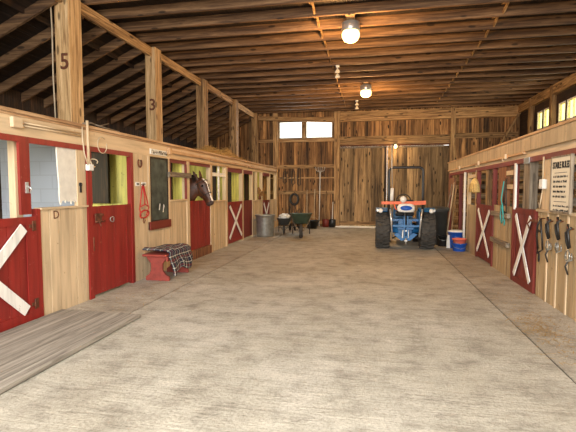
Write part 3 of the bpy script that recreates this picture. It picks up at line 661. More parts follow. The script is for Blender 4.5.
# dried flowers on ledge
t = thing('dried_flowers', 'bunch of dried flowers standing on the ledge left of the far stall door', 'dried flowers', (XL, 14.95, 1.22))
b = N(); lathe(b, [(.04, 1.22), (.06, 1.27), (.05, 1.34), (.03, 1.36)], (XL-.0, 14.95, 0), 12); obj('pot', b, M['rust'], t)
b = N()
for k in range(46):
    a = random.uniform(0, 2*PI); rr = random.uniform(.03, .2); p = Vector((XL+rr*math.cos(a)*.8, 14.95+rr*math.sin(a), 1.40+random.uniform(0, .28)-rr*.3)); tube(b, [(XL, 14.95, 1.34), p], .004, 4)
    lathe(b, [(.004, -.02), (.026, 0), (.004, .02)], p, 6)
obj('flower_heads', b, M['dried'], t)

# bench and plaid blanket
t = thing('wooden_bench', 'small red wooden bench with cut-out ends against the left wall', 'bench', (-3.72, 7.3, 0))
b = N(); box(b, -3.92, -3.46, 6.76, 7.76, .43, .47); bevel(obj('seat', b, M['bench'], t), .01)
for y in (6.84, 7.62):
    b = N(); prism(b, [(-3.9, 0), (-3.46, 0), (-3.46, .07), (-3.53, .11), (-3.58, .18), (-3.58, .3), (-3.50, .40), (-3.50, .43), (-3.88, .43), (-3.88, .40), (-3.80, .3), (-3.80, .18), (-3.84, .11), (-3.9, .07)], y, y+.045, 'Y')
    bevel(obj('leg', b, M['bench'], t), .005)
b = N(); box(b, -3.485, -3.46, 6.80, 7.72, .35, .43); obj('apron', b, M['bench'], t)
def cloth():
    b = bmesh.new(); uvl = b.loops.layers.uv.new('UVMap')
    nu, nv = 30, 34; g = []
    # profile across the bench (x,z) then down the front
    prof = []
    for i in range(nu+1):
        s = i/nu*.92
        if s < .44: x, z = -3.925+s, .495+.0
        elif s < .52: a = (s-.44)/.08*PI/2; x, z = -3.485+.045*math.sin(a), .45+.045*math.cos(a)
        else: x, z = -3.44+.03*(s-.52), .45-(s-.52)*.82
        prof.append((x, z))
    for i, (x, z) in enumerate(prof):
        row = []
        for j in range(nv+1):
            v = j/nv; y = 6.79+.86*v+(.10*(i/nu))
            yy = y+(.05 if i > 16 else 0)*math.sin(i*.3)
            hang = max(0, (i-17)/13)
            dx = .022*math.sin(v*17+i*.25)*hang+.01*math.sin(v*31)*hang
            dz = (.035*noise.noise(Vector((x*5, y*5, 0)))+.03*math.exp(-((v-.1)/.12)**2)) if i < 17 else 0
            zz = z+max(0, dz)+(.02 if i < 15 else 0)
            if hang > 0: zz -= hang*(.05*math.sin(v*9+1)-.04*v)
            row.append(b.verts.new((x+dx, yy, zz)))
        g.append(row)
    for i in range(nu):
        for j in range(nv):
            f = b.faces.new((g[i][j], g[i+1][j], g[i+1][j+1], g[i][j+1])); f.smooth = True
            for l, (a, c) in zip(f.loops, ((i, j), (i+1, j), (i+1, j+1), (i, j+1))): l[uvl].uv = (a/nu*1.0, c/nv*1.15)
    return b
o = obj('plaid_blanket', cloth(), M['plaid']); tag(o, 'navy, red and white plaid blanket draped over the red bench', 'blanket')
m = o.modifiers.new('thick', 'SOLIDIFY'); m.thickness = .022; m.offset = 1

# plank walkway
t = thing('plank_walkway', 'grey wooden plank platform lying on the floor before the near red X door', 'platform', (-3.4, 3.8, 0))
x = -3.93
while x < -2.9:
    b = N(); box(b, x, x+.118, 2.6+random.uniform(-.01, .01), 4.80+random.uniform(-.03, .02), .012, .05); obj('plank', b, M['mat'], t); x += .124
b = N(); box(b, -3.9, -2.88, 2.75, 2.85, 0, .012); box(b, -3.9, -2.88, 4.6, 4.7, 0, .012); obj('batten', b, M['darkX'], t)

# folded blankets on shelf in first stall
b = N(); box(b, -6.2, -5.47, 5.22, 5.499, 1.30, 1.325); tag(obj('stall_shelf', b, M['darkX']), 'dark shelf at the back of the nearest left stall', 'shelf')
for z, mt, lb in ((1.326, 'redstrap', 'red folded cloth, lower of the stack at the left picture edge'), (1.44, 'blaze', 'white folded cloth between red and yellow ones at the left picture edge'), (1.55, 'yellowX', 'yellow folded cloth on top of the stack at the left picture edge')):
    b = N(); box(b, -6.1, -5.52, 5.24, 5.48, z, z+.10); o = bevel(obj('folded_cloth', b, M[mt]), .03, 3); tag(o, lb, 'cloth', 'folded cloths in the nearest stall')

# hay on the stall roof
def hay():
    b = bmesh.new(); nx, ny = 12, 40; g = []
    for i in range(nx+1):
        row = []
        for j in range(ny+1):
            u, v = i/nx, j/ny; x = -4.82+u*.66; y = 10.3+v*4.6
            e = math.sin(PI*u)**.6*math.sin(PI*v)**.5
            h = .42 if v < .55 else .3
            z = 2.43+e*h*(.75+.6*noise.noise(Vector((x*3, y*1.7, 1))))
            row.append(b.verts.new((x, y, max(2.431, z))))
        g.append(row)
    for i in range(nx):
        for j in range(ny): b.faces.new((g[i][j], g[i+1][j], g[i+1][j+1], g[i][j+1]))
    tops = [g[i][j].co.copy() for i in range(nx+1) for j in range(ny+1)]
    for k in range(2600):
        p = random.choice(tops)+Vector((random.uniform(-.03, .03), random.uniform(-.06, .06), random.uniform(0, .03)))
        d = Vector((random.gauss(0, .5), random.gauss(0, 1), random.gauss(0, .45))).normalized()*random.uniform(.05, .14); wv = Vector((0, 0, .004))
        q = p+d; q.z = max(q.z, 2.44); p.z = max(p.z, 2.44)
        vs = [b.verts.new(c) for c in (p-wv, q-wv, q+wv, p+wv)]; b.faces.new(vs)
    return b
tag(obj('hay_pile', hay(), M['straw']), 'loose hay heaped on top of the left stalls between the posts', 'hay', kind='stuff')

# ---------------- horse ----------------
def ell(c, fwd, up, a, bb, n=16, sq=1):
    """ring of points round c, a along the side axis, bb along up"""
    fwd = Vector(fwd).normalized(); up = Vector(up); up = (up-fwd*up.dot(fwd)).normalized(); s = fwd.cross(up)
    return [Vector(c)+s*a*math.cos(2*PI*k/n)+up*bb*math.sin(2*PI*k/n) for k in range(n)]
def seclist(bm, secs, n=16):
    """secs: (centre, up, half side, half up)"""
    cs = [Vector(s[0]) for s in secs]; rr = []
    for i, s in enumerate(secs):
        d = cs[min(i+1, len(cs)-1)]-cs[max(i-1, 0)]
        rr.append(ell(s[0], d, s[1], s[2], s[3], n))
    loft(bm, rr)
HF = Vector((.96, -.27, 0)).normalized()       # the way the face looks
poll = Vector((-4.02, 9.54, 1.80)); nose = Vector((-3.72, 9.50, 1.25)); hd = (nose-poll).normalized()
front = (HF-hd*HF.dot(hd)).normalized(); side = hd.cross(front)
hl = (nose-poll).length
def horse():
    b = bmesh.new()
    secs = []
    for s, fw, dep, wd in ((-.06, 0, .09, .085), (.06, 0, .13, .105), (.2, -.005, .158, .112), (.34, -.01, .155, .108), (.5, .01, .122, .09), (.66, .025, .096, .07), (.8, .03, .08, .063), (.92, .025, .08, .068), (1.0, .015, .072, .062), (1.05, .01, .045, .04)):
        secs.append((poll+hd*hl*s+front*fw, front, wd, dep))
    secs = [(c-front*.03, u, wd*1.12, dp*1.36) for c, u, wd, dp in secs]
    seclist(b, secs)
    # ears
    for q in (-1, 1):
        base = poll+side*q*.075+front*.02-hd*.05; tip = base-hd*.2+side*q*.05+front*.03
        tube(b, [base+hd*.04, base, base.lerp(tip, .35), base.lerp(tip, .7), tip], [.04, .042, .042, .028, .007], 8)
    # neck, trunk
    up = Vector((0,0,1))
    seclist(b, [(poll-front*.02+hd*.08, up, .09, .14), (Vector((-4.24, 9.44, 1.60)), up, .12, .33), (Vector((-4.55, 9.56, 1.50)), up, .15, .43), (Vector((-4.95, 9.74, 1.42)), up, .2, .4), (Vector((-5.2, 9.82, 1.3)), up, .23, .36)])
    seclist(b, [(Vector((-4.85, 9.67, 1.2)), up, .1, .15), (Vector((-5.0, 9.72, 1.2)), up, .22, .3), (Vector((-5.4, 9.84, 1.22)), up, .27, .34), (Vector((-5.9, 9.98, 1.2)), up, .31, .33), (Vector((-6.4, 10.1, 1.24)), up, .28, .3), (Vector((-6.75, 10.2, 1.28)), up, .25, .27), (Vector((-6.95, 10.26, 1.2)), up, .12, .16)])
    f = Vector((.96, -.28, 0)); sd = Vector((.28, .96, 0))
    for q in (-1, 1):
        p = Vector((-5.15, 9.76, 0))+sd*q*.15
        tube(b, [p+Vector((0,0,1.15)), p+Vector((0,0,.85)), p+f*.02+Vector((0,0,.55)), p+Vector((0,0,.3)), p+f*.02+Vector((0,0,.12)), p+f*.05+Vector((0,0,.06)), p+f*.06+Vector((0,0,.0))], [.13, .085, .055, .035, .04, .06, .065], 10)
        p = Vector((-6.65, 10.18, 0))+sd*q*.15
        tube(b, [p+Vector((0,0,1.2)), p+f*.12+Vector((0,0,.85)), p-f*.12+Vector((0,0,.55)), p-f*.08+Vector((0,0,.3)), p-f*.04+Vector((0,0,.12)), p+Vector((0,0,.06)), p+f*.02+Vector((0,0,.0))], [.17, .12, .06, .04, .042, .06, .065], 10)
    return b
t = thing('horse', 'brown horse with a white blaze looking out over the red half door', 'horse', (-5.4, 9.8, 0))
o = obj('body', horse(), M['coat'], t); rm = o.modifiers.new('r', 'REMESH'); rm.mode = 'VOXEL'; rm.voxel_size = .014; rm.use_smooth_shade = True
sm = o.modifiers.new('s', 'SMOOTH'); sm.iterations = 5
dg = bpy.context.evaluated_depsgraph_get(); me = bpy.data.meshes.new_from_object(o.evaluated_get(dg)); o.modifiers.clear(); o.data = me
me.materials.clear(); [me.materials.append(m) for m in (M['coat'], M['blaze'], M['skin'])]
off = WL[t.name]
for p in me.polygons:
    c = p.center+off-poll; s = c.dot(hd)/hl; sdv = c.dot(side); fr = c.dot(front)
    p.use_smooth = True
    wd = .018+.022*max(0, 1-abs(s-.12)/.2)+.012*(s > .75)
    if .02 < s < .95 and fr > .03 and abs(sdv) < wd: p.material_index = 1
    elif s > .93: p.material_index = 2
for q in (-1, 1):
    c = poll+hd*hl*.3+side*q*.112+front*.095; b = N(); bmesh.ops.create_uvsphere(b, u_segments=12, v_segments=8, radius=.026, matrix=Matrix.Translation(c)); [setattr(f, 'smooth', True) for f in b.faces]; obj('eye', b, M['eye'], t)
    c = nose-hd*.03+side*q*.045+front*.06; b = N(); bmesh.ops.create_uvsphere(b, u_segments=8, v_segments=6, radius=.018, matrix=Matrix.Translation(c)); obj('nostril', b, M['eye'], t)
b = N()
for k in range(60):
    u = k/59; p = Vector((-4.05, 9.48, 1.93)).lerp(Vector((-5.0, 9.66, 1.80)), u)+Vector((0, 0, .0)); q = Vector((random.uniform(-.03, .03), -.09+random.uniform(-.03, .01), -.16+random.uniform(-.05, .03)))
    tube(b, [p, p+Vector((0, -.035, .01)), p+q*.6, p+q], [.014, .014, .011, .003], 5)
for k in range(8): p = poll-hd*.05+side*random.uniform(-.03, .03)+front*.08; tube(b, [p, p+hd*.08+front*.03, p+hd*.17+front*.02+side*random.uniform(-.02, .02)], [.012, .01, .003], 5)
obj('mane', b, M['mane'], t)
b = N()
for k in range(14): p = Vector((-6.93, 10.25, 1.42)); e = Vector((random.uniform(-.06, .04), random.uniform(-.05, .05), 0)); tube(b, [p, p+Vector((-.1, .03, -.05)), p+Vector((-.15, .03, -.4))+e, p+Vector((-.12, .03, -.85))+e], [.02, .022, .02, .005], 5)
obj('tail', b, M['mane'], t)
hb = N()
for s, ra, rb in ((.62, .093, .152), (.14, .14, .215)):
    c = poll+hd*hl*s+front*(-.005 if s > .5 else -.03); rr = [c+side*ra*math.cos(a)+front*rb*math.sin(a) for a in [k*2*PI/20 for k in range(20)]]; tube(hb, rr, .009, 5, closed=True)
for q in (-1, 1): tube(hb, [poll+hd*hl*.16+side*q*.13, poll+hd*hl*.4+side*q*.115-front*.02, poll+hd*hl*.62+side*q*.087], .009, 5)
obj('halter', hb, M['black'], t)['label'] = 'dark leather halter'

# ---------------- back left: can, barrows, tools ----------------
t = thing('metal_can', 'galvanised steel can standing by the far left stalls', 'can', (-3.57, 14.0, 0))
b = N(); prof = [(.26, 0), (.285, .02)]
for k in range(12):
    z = .05+k*.054; prof += [(.285+.004*k*.4, z), (.295+.0035*k*.5, z+.02)]
prof += [(.33, .70), (.345, .715), (.345, .735), (.32, .735), (.31, .7), (.27, .05), (.0, .04)]
lathe(b, prof, (-3.57, 14.05, 0), 36); obj('can_body', b, M['steel'], t)
for q in (-1, 1):
    b = N(); tube(b, [(-3.57+q*.325, 14.05-.06, .58), (-3.57+q*.37, 14.05-.05, .53), (-3.57+q*.37, 14.05+.05, .53), (-3.57+q*.325, 14.05+.06, .58)], .009, 6); obj('handle', b, M['steel'], t)
def barrow(ox, oy, scale, ang, mat, lab, loc_z=0):
    t = thing('wheelbarrow', lab, 'wheelbarrow', (0, 0, 0))
    # local: wheel towards -Y
    b = N(); rims = []
    for wx, wy, y, z in ((.18, .26, 0, .36), (.22, .33, 0, .42), (.30, .45, 0, .62), (.325, .475, 0, .645), (.30, .45, 0, .64), (.2, .3, 0, .42), (.15, .2, 0, .39)):
        ring = []
        for k in range(24):
            a = 2*PI*k/24; cx, cy = math.cos(a), math.sin(a); e = .55
            px = wx*math.copysign(abs(cx)**e, cx); py = wy*math.copysign(abs(cy)**e, cy)
            ring.append(Vector((px, py+.12, z+(.04*(-py) if z > .5 else 0))))
        rings_ = ring; rims.append(ring)
    loft(b, rims); obj('tray', b, mat, t)
    for q in (-1, 1):
        b = N(); tube(b, [(q*.05, -.42, .19), (q*.17, -.1, .33), (q*.24, .5, .40), (q*.27, 1.0, .60)], .02, 8); obj('handle', b, M['greyY'], t)
        b = N(); tube(b, [(q*.24, .38, .38), (q*.25, .46, .03), (q*.25, .62, .03), (q*.25, .58, .42)], .014, 8); obj('leg', b, M['blackm'], t)
    b = N(); lathe(b, [(.13, -.035), (.165, -.045), (.185, -.03), (.19, 0), (.185, .03), (.165, .045), (.13, .035)], (0, -.42, .19), 24, 'X'); w_ = obj('wheel', b, M['rubber'], t)
    b = N(); lathe(b, [(.12, -.02), (.128, 0), (.12, .02), (.03, .035), (.0, .035)], (0, -.42, .19), 16, 'X'); lathe(b, [(0, -.035), (.03, -.035), (.12, -.02)], (0, -.42, .19), 16, 'X'); obj('hub', b, M['silver'], w_)
    b = N(); tube(b, [(-.25, .5, .2), (.25, .5, .2)], .012, 6); obj('brace', b, M['blackm'], t)
    b = N(); tube(b, [(-.06, -.42, .19), (.06, -.42, .19)], .014, 6); obj('axle', b, M['blackm'], t)
    t.location = (ox, oy, loc_z); t.rotation_euler = (0, 0, ang); t.scale = (scale,)*3
    return t
barrow(-2.38, 14.3, 1.2, R(9), M['green'], 'green wheelbarrow with spread handles, right of the dark cart')
barrow(-3.13, 15.1, .85, R(10), M['greybin'], 'dark wheelbarrow holding a white bag between metal can and green wheelbarrow')
b = N(); bmesh.ops.create_icosphere(b, subdivisions=4, radius=1)
for v in b.verts: v.co = Vector((v.co.x*.2, v.co.y*.27, v.co.z*.11))*(1+.3*noise.noise(v.co*2.2))+Vector((-3.15, 15.2, .60))
[setattr(f, 'smooth', True) for f in b.faces]; tag(obj('feed_bag', b, M['bag']), 'crumpled white bag lying in the dark wheelbarrow', 'bag')
b = N()
for k in range(10):
    p = Vector((-3.05+random.uniform(-.2, .3), 16.3+random.uniform(-.1, .1), .0)); tube(b, [p, p+Vector((random.uniform(-.1, .1), 0, .5)), p+Vector((random.uniform(-.35, .3), random.uniform(-.1, .1), random.uniform(.75, 1.05)))], [.02, .015, .008], 5)
tag(obj('brush_bundle', b, M['blackm']), 'bundle of dark bent sticks behind the dark wheelbarrow', 'branches')
def tool(name, lab, cat, x, ztop, lean, mat_h, head=None, y=YB-.12, r=.016):
    t = thing(name, lab, cat, (x, y-.3, 0)); b = N(); p0 = Vector((x, y-.28, .05)); p1 = Vector((x+lean, y+.0, ztop)); tube(b, [p0, p1], r, 8); obj('handle', b, mat_h, t)
    return t, p0, p1
t, p0, p1 = tool('pitchfork', 'tall pale fork leaning upside down on the back wall, prongs spread at the top', 'pitchfork', -2.2, 2.3, .0, M['whitepl'], r=.018)
b = N()
for k, dx in enumerate((-.2, -.09, 0, .09, .2)): tube(b, [p1, p1+Vector((dx*.8, 0, .07)), p1+Vector((dx*1.0, .0, .22))], .011, 6)
obj('prongs', b, M['silver'], t)
t, p0, p1 = tool('broom', 'broom with a light handle leaning on the back wall, left of the tall fork', 'broom', -2.72, 1.55, -.03, M['creamZ']); b = N(); prism(b, [(-2.9, .0), (-2.62, .0), (-2.68, .22), (-2.84, .22)], YB-.46, YB-.38, 'Y'); obj('bristles', b, M['straw'], t)
t, p0, p1 = tool('rake', 'thin handled rake leaning on the back wall beside the broom', 'rake', -2.42, 1.6, .0, M['creamZ']); b = N(); box(b, -2.5, -2.33, YB-.42, YB-.39, .06, .09); [tube(b, [(-2.49+.019*k, YB-.405, .07), (-2.66+.04*k, YB-.43, .0)], .005, 5) for k in range(9)]; obj('rake_head', b, M['rust'], t)
def scoop(name, lab, x, ztop, lean, mh, mb):
    t, p0, p1 = tool(name, lab, 'shovel', x, ztop, lean, mh)
    b = N(); rr = []
    for z, wd in ((.36, .03), (.33, .14), (.2, .15), (.02, .13)): rr.append([Vector((x+wd*math.cos(a), YB-.43+.05*abs(math.cos(a))**2+.02*math.sin(a), z)) for a in [k*2*PI/12 for k in range(12)]])
    loft(b, rr); obj('blade', b, mb, t); return t
scoop('shovel', 'shovel with a red blade leaning on the back wall right of the tall fork', -1.93, 1.5, .0, M['beamZ'], M['redoldZ'])
scoop('shovel', 'shovel with a dark blade and pale handle beside the door post', -1.66, 1.05, .0, M['whitepl'], M['blackm'])
t = thing('muck_bucket', 'round black rubber bucket on the floor between wheelbarrow and red shovel', 'bucket', (-2.45, 17.3, 0)); b = N(); lathe(b, [(.18, 0), (.28, .3), (.3, .31), (.3, .33), (.27, .32), (.17, .03), (0, .03)], (-2.42, 17.3, 0), 26); obj('bucket_body', b, M['blackm'], t)
b = N(); tube(b, [(-2.7, 17.3, .3), (-2.6, 17.2, .42), (-2.42, 17.15, .48), (-2.24, 17.2, .42), (-2.13, 17.3, .3)], .01, 6); obj('handle', b, M['cord'], t)
t = thing('harness_collar', 'dark leather harness collar hanging on the back wall above the green wheelbarrow', 'harness', (-3.3, 18.05, .9)); b = N(); tube(b, [(-3.3+.17*math.cos(a), 18.04, 1.16+.22*math.sin(a)) for a in [k*2*PI/20 for k in range(20)]], .05, 8, closed=True); obj('collar', b, M['black'], t)
b = N(); tube(b, [(-3.3, 18.1, 1.45), (-3.3, 17.95, 1.42)], .015, 6); obj('peg', b, M['rust'], t)
for x, z, l in ((-3.35, 2.35, .5), (-3.1, 2.42, .62), (-3.72, 2.3, .4)):
    b = N(); tube(b, [(x-.05, 18.07, z), (x-.07, 18.06, z-l), (x, 18.06, z-l-.06), (x+.07, 18.06, z-l), (x+.05, 18.07, z), (x, 18.09, z+.08)], .016, 6, closed=True)
    tag(obj('hanging_strap', b, M['black']), 'dark leather strap loop hanging on the back wall under the windows', 'strap', 'strap loops on the back wall')

# ---------------- tractor ----------------
TX, TY = .835, 11.95
t = thing('tractor', 'small blue tractor with black roll bar parked facing the back doors', 'tractor', (TX, TY, 0))
def tyre(cx, cy, r, wd, lugs, parent, name='rear_wheel'):
    b = N(); h = wd/2
    lathe(b, [(r*.55, -h*.7), (r*.8, -h), (r*.88, -h*.95), (r*.915, -h*.7), (r*.92, 0), (r*.915, h*.7), (r*.88, h*.95), (r*.8, h), (r*.55, h*.7)], (cx, cy, r), 40, 'X')
    for k in range(lugs):
        for q in (-1, 1):
            a = 2*PI*(k+(.5 if q > 0 else 0))/lugs; a2 = a+.13
            p = Vector((cx+q*h*.02, cy+r*.94*math.sin(a), r+r*.94*math.cos(a))); p2 = Vector((cx+q*h*.93, cy+r*.925*math.sin(a2), r+r*.925*math.cos(a2)))
            bar(b, p, p2, r*.07, r*.12, (0, math.sin(a), math.cos(a)))
    o = obj(name, b, M['rubber'], parent)
    b = N(); s = -1 if cx < TX else 1
    lathe(b, [(0, h*.2), (r*.2, h*.25), (r*.3, h*.5), (r*.5, h*.45), (r*.56, h*.72), (r*.56, -h*.72), (r*.5, -h*.45), (r*.2, -h*.25), (0, -h*.2)], (cx, cy, r), 28, 'X'); obj('rim', b, M['silver'], o)
    return o
for cx in (TX-.575, TX+.575): tyre(cx, TY, .515, .38, 17, t)
for cx in (TX-.45, TX+.45): tyre(cx, TY+1.55, .29, .2, 16, t, 'front_wheel')
b = N()   # axle and transmission housing
lathe(b, [(.09, -.4), (.11, -.25), (.19, -.14), (.21, 0), (.19, .14), (.11, .25), (.09, .4)], (TX, TY, .52), 20, 'X'); box(b, TX-.17, TX+.17, TY-.25, TY+1.0, .38, .78); box(b, TX-.11, TX+.11, TY-.32, TY-.25, .42, .70)
box(b, TX-.36, TX+.36, TY-.12, TY+.5, .74, .80); obj('axle_housing', b, M['blue'], t)
b = N(); rr = []
for y, w_, z0, z1 in ((.62, .26, .55, 1.12), (.75, .27, .5, 1.14), (1.5, .25, .5, 1.08), (1.85, .22, .5, 1.02), (1.92, .18, .55, .95)):
    rr.append([Vector((TX+w_*c, TY+y, z0+(z1-z0)*s_)) for c, s_ in ((-1, 0), (1, 0), (1, .8), (.8, .97), (.3, 1), (-.3, 1), (-.8, .97), (-1, .8))])
loft(b, rr, smooth=False); bevel(obj('hood', b, M['blue'], t), .02, 2)
for q in (-1, 1):   # fenders: arched shells over the tyres
    b = N(); x0, x1 = sorted((TX+q*.36, TX+q*.76)); rr = []
    for k in range(11):
        a = R(-30+k*9); rad = .585; yy = TY+rad*math.sin(a); zz = .515+rad*math.cos(a)
        yy2 = TY+(rad-.025)*math.sin(a); zz2 = .515+(rad-.025)*math.cos(a)
        rr.append([Vector((x0, yy, zz)), Vector((x1, yy, zz)), Vector((x1, yy2, zz2)), Vector((x0, yy2, zz2))])
    loft(b, rr, smooth=False); obj('fender', b, M['blue'], t)
    b = N(); box(b, *sorted((TX+q*.345, TX+q*.365)), TY-.28, TY+.4, .62, 1.0); obj('fender_skirt', b, M['blue'], t)
    b = N(); box(b, *sorted((TX+q*.62, TX+q*.74)), TY-.36, TY-.31, 1.0, 1.07); bevel(obj('tail_light', b, M['silver'], t), .01)
    b = N(); tube(b, [(TX+q*.40, TY-.5, 1.08), (TX+q*.37, TY-.52, .8), (TX+q*.34, TY-.5, .36)], .022, 8); obj('lift_arm', b, M['silver'], t)
    b = N(); tube(b, [(TX+q*.18, TY-.2, .36), (TX+q*.33, TY-.6, .34)], .025, 8); obj('lower_link', b, M['blackm'], t)
# roll bar
b = N(); pts = [(TX-.43, TY-.32, .55), (TX-.43, TY-.32, 1.5), (TX-.43, TY-.3, 2.05)]+[(TX-.43+.11*(1-math.cos(R(a))), TY-.3, 2.05+.11*math.sin(R(a))) for a in (20, 45, 70, 90)]
pts += [(2*TX-p[0], p[1], p[2]) for p in pts[::-1]]
tube(b, pts, .034, 10); obj('roll_bar', b, M['blackm'], t)
b = N(); tube(b, [(TX-.36, TY-.4, 1.30), (TX-.35, TY-.4, 1.62)], .045, 10); o = obj('cylinder', b, M['whitepl'], t); o['label'] = 'white cylinder strapped to the roll bar'
b = N(); tube(b, [(TX-.35, TY-.38, 1.6), (TX-.37, TY-.36, 2.3), (TX-.37, TY-.34, 2.75)], .012, 6); o = obj('whip_pole', b, M['silver'], t)
# seat, steering wheel
b = N(); box(b, TX-.24, TX+.24, TY-.15, TY+.3, .88, .98); box(b, TX-.22, TX+.22, TY-.22, TY-.12, .95, 1.32); bevel(obj('seat', b, M['black'], t), .05, 3)
b = N(); tube(b, [(TX+.19*math.cos(a), TY+.52+.05*math.sin(a), 1.28+.17*math.sin(a)) for a in [k*2*PI/20 for k in range(20)]], .016, 6, closed=True); tube(b, [(TX, TY+.65, 1.0), (TX, TY+.52, 1.28)], .025, 8); obj('steering_wheel', b, M['black'], t)
# three point hitch frame, drawbar
b = N(); box(b, TX-.20, TX+.20, TY-.46, TY-.40, .55, .60); box(b, TX-.33, TX+.33, TY-.52, TY-.46, .62, .67); tube(b, [(TX, TY-.3, .9), (TX, TY-.5, .6)], .02, 8); box(b, TX-.05, TX-.02, TY-.5, TY-.3, .3, .9); box(b, TX+.03, TX+.06, TY-.5, TY-.3, .3, .9)
prism(b, [(TX-.3, .42), (TX-.12, .26), (TX+.12, .26), (TX+.3, .42), (TX+.2, .46), (TX+.1, .38), (TX-.1, .38), (TX-.2, .46)], TY-.44, TY-.38, 'Y'); obj('hitch', b, M['blue'], t)
b = N(); box(b, TX-.035, TX+.035, TY-.62, TY-.2, .26, .29); tube(b, [(TX, TY-.58, .18), (TX, TY-.58, .34)], .018, 8); box(b, TX-.09, TX-.06, TY-.47, TY-.44, .33, .52); box(b, TX+.05, TX+.08, TY-.47, TY-.44, .33, .52); box(b, TX-.09, TX+.08, TY-.47, TY-.44, .5, .53); obj('drawbar', b, M['silver'], t)
b = N(); tube(b, [(TX-.0, TY-.4, 1.2), (TX-.03, TY-.5, 1.0), (TX+.0, TY-.5, .75), (TX-.02, TY-.42, .45)], .018, 6); obj('hose', b, M['black'], t)
for q in (-1, 1):
    b = N(); lathe(b, [(0, -.03), (.05, -.03), (.06, 0), (.05, .02), (0, .03)], (TX+q*.64, TY-.40, 1.03), 12, 'Y'); obj('reflector', b, M['whitepl'], t)
b = N(); bar(b, (TX-.62, TY-.38, 1.235), (TX+.12, TY-.38, 1.24), .03, .075); bar(b, (TX+.10, TY-.38, 1.225), (TX+.50, TY-.38, 1.25), .028, .10); tube(b, [(TX-.3, TY-.38, 1.22), (TX-.26, TY-.4, 1.08), (TX-.17, TY-.4, 1.05)], .018, 6)
tag(obj('orange_pole', b, M['orange']), 'orange wooden pole resting across the back of the tractor seat', 'pole')
t2 = thing('plastic_jug', 'blue and white plastic jug set behind the tractor seat', 'jug', (TX-.0, TY-.45, .98))
b = N(); lathe(b, [(.0, 1.0), (.18, 1.0), (.22, 1.05), (.22, 1.14), (.18, 1.2), (.1, 1.22)], (TX+.0, TY-.46, 0), 20, sy=.35); obj('jug_body', b, M['whitepl'], t2)
b = N(); lathe(b, [(.0, -.02), (.14, -.02), (.15, 0), (0, .005)], (TX+.0, TY-.545, 1.11), 20, 'Y', sx=.42, sy=1); obj('jug_label', b, M['bluepl'], t2)
b = N(); bmesh.ops.create_uvsphere(b, u_segments=16, v_segments=10, radius=.085, matrix=Matrix.Translation((TX-.07, TY-.42, 1.33))); [setattr(f, 'smooth', True) for f in b.faces]
tag(obj('white_ball', b, M['whitepl']), 'round white cap resting above the orange pole on the tractor', 'cap')

# ---------------- right side floor things ----------------
t = thing('waste_bin', 'tall dark grey plastic bin standing behind the tractor right wheel', 'bin', (1.85, 12.9, 0))
b = N(); lathe(b, [(.2, 0), (.22, .02), (.27, .95), (.3, .96), (.3, 1.0), (.265, 1.0), (.21, .05), (0, .05)], (1.85, 13.0, 0), 28); obj('bin_body', b, M['greybin'], t)
b = N(); lathe(b, [(.31, 1.0), (.315, 1.03), (.28, 1.07), (.1, 1.1), (0, 1.1)], (1.85, 13.0, 0), 28); obj('lid', b, M['greybin'], t)
def tub(name, lab, c, r0, r1, h, mat, rim=None, cat='bucket', lid=None):
    t = thing(name, lab, cat, c); x, y, z = c
    b = N(); lathe(b, [(r0, z), (r0+.01, z+.01), (r1, z+h-.02), (r1+.015, z+h-.02), (r1+.015, z+h), (r1-.01, z+h), (r0-.01, z+.02), (0, z+.02)], (x, y, 0), 28); obj('tub_body', b, mat, t)
    b = N(); tube(b, [(x-r1-.01, y, z+h-.03), (x-r1*.8, y-.1, z+h-.1), (x, y-r1-.03, z+h-.13), (x+r1*.8, y-.1, z+h-.1), (x+r1+.01, y, z+h-.03)], .006, 6); obj('handle', b, M['steel'], t)
    if lid: b = N(); lathe(b, [(0, z+h), (r1+.02, z+h), (r1+.02, z+h+.02), (r1*.7, z+h+.045), (0, z+h+.05)], (x, y, 0), 24); obj('lid', b, lid, t)
    return t
tub('plastic_bucket', 'tall blue bucket with a white lid by the right wall', (2.22, 12.3, 0), .17, .2, .44, M['bluepl'], lid=M['whitepl'])
tub('plastic_tub', 'low wide blue tub in front of the lidded blue bucket', (2.2, 11.72, 0), .145, .175, .2, M['bluepl'], cat='tub')
tub('plastic_tub', 'salmon pink tub nested in the low blue tub', (2.2, 11.72, .1), .13, .165, .22, M['salmon'], cat='tub')
tub('small_bucket', 'small black bucket between the grey bin and the blue bucket', (1.93, 12.62, 0), .12, .14, .3, M['blackm'])
b = N(); prism(b, [(1.97, 0), (2.07, 0), (2.08, .2), (2.05, .34), (2.0, .36), (1.98, .2)], 12.22, 12.3, 'Y'); tag(obj('white_rag', b, M['bag']), 'white rag hanging at the left side of the blue bucket', 'rag')
for i, (x0, y0, x1, y1, z1, mt, lb) in enumerate([(2.0, 13.3, 2.36, 13.9, 1.75, 'greyZ', 'leftmost'), (2.08, 13.1, 2.38, 13.6, 1.85, 'creamZ', 'middle'), (2.17, 12.9, 2.38, 13.3, 1.7, 'beamZ', 'rightmost')]):
    b = N(); bar(b, (x0, y0, .03), (x1, y1, z1), .09, .025, (1,0,0)); tag(obj('leaning_board', b, M[mt]), lb+' of the three thin boards leaning behind the blue bucket', 'board', 'boards leaning on the right wall')
b = N(); box(b, XR-.06, XR-.021, 13.5, 14.4, 1.42, 1.93); tag(obj('hanging_board', b, M['board2']), 'short orange brown board fixed at the far end of the right stalls', 'board')
b = N(); tube(b, [(XR-.05, 12.05, 0), (XR-.05, 12.05, 2.04)], .03, 10); tag(obj('standing_pipe', b, M['whitepl']), 'white vertical pipe at the far end of the right stalls', 'pipe')
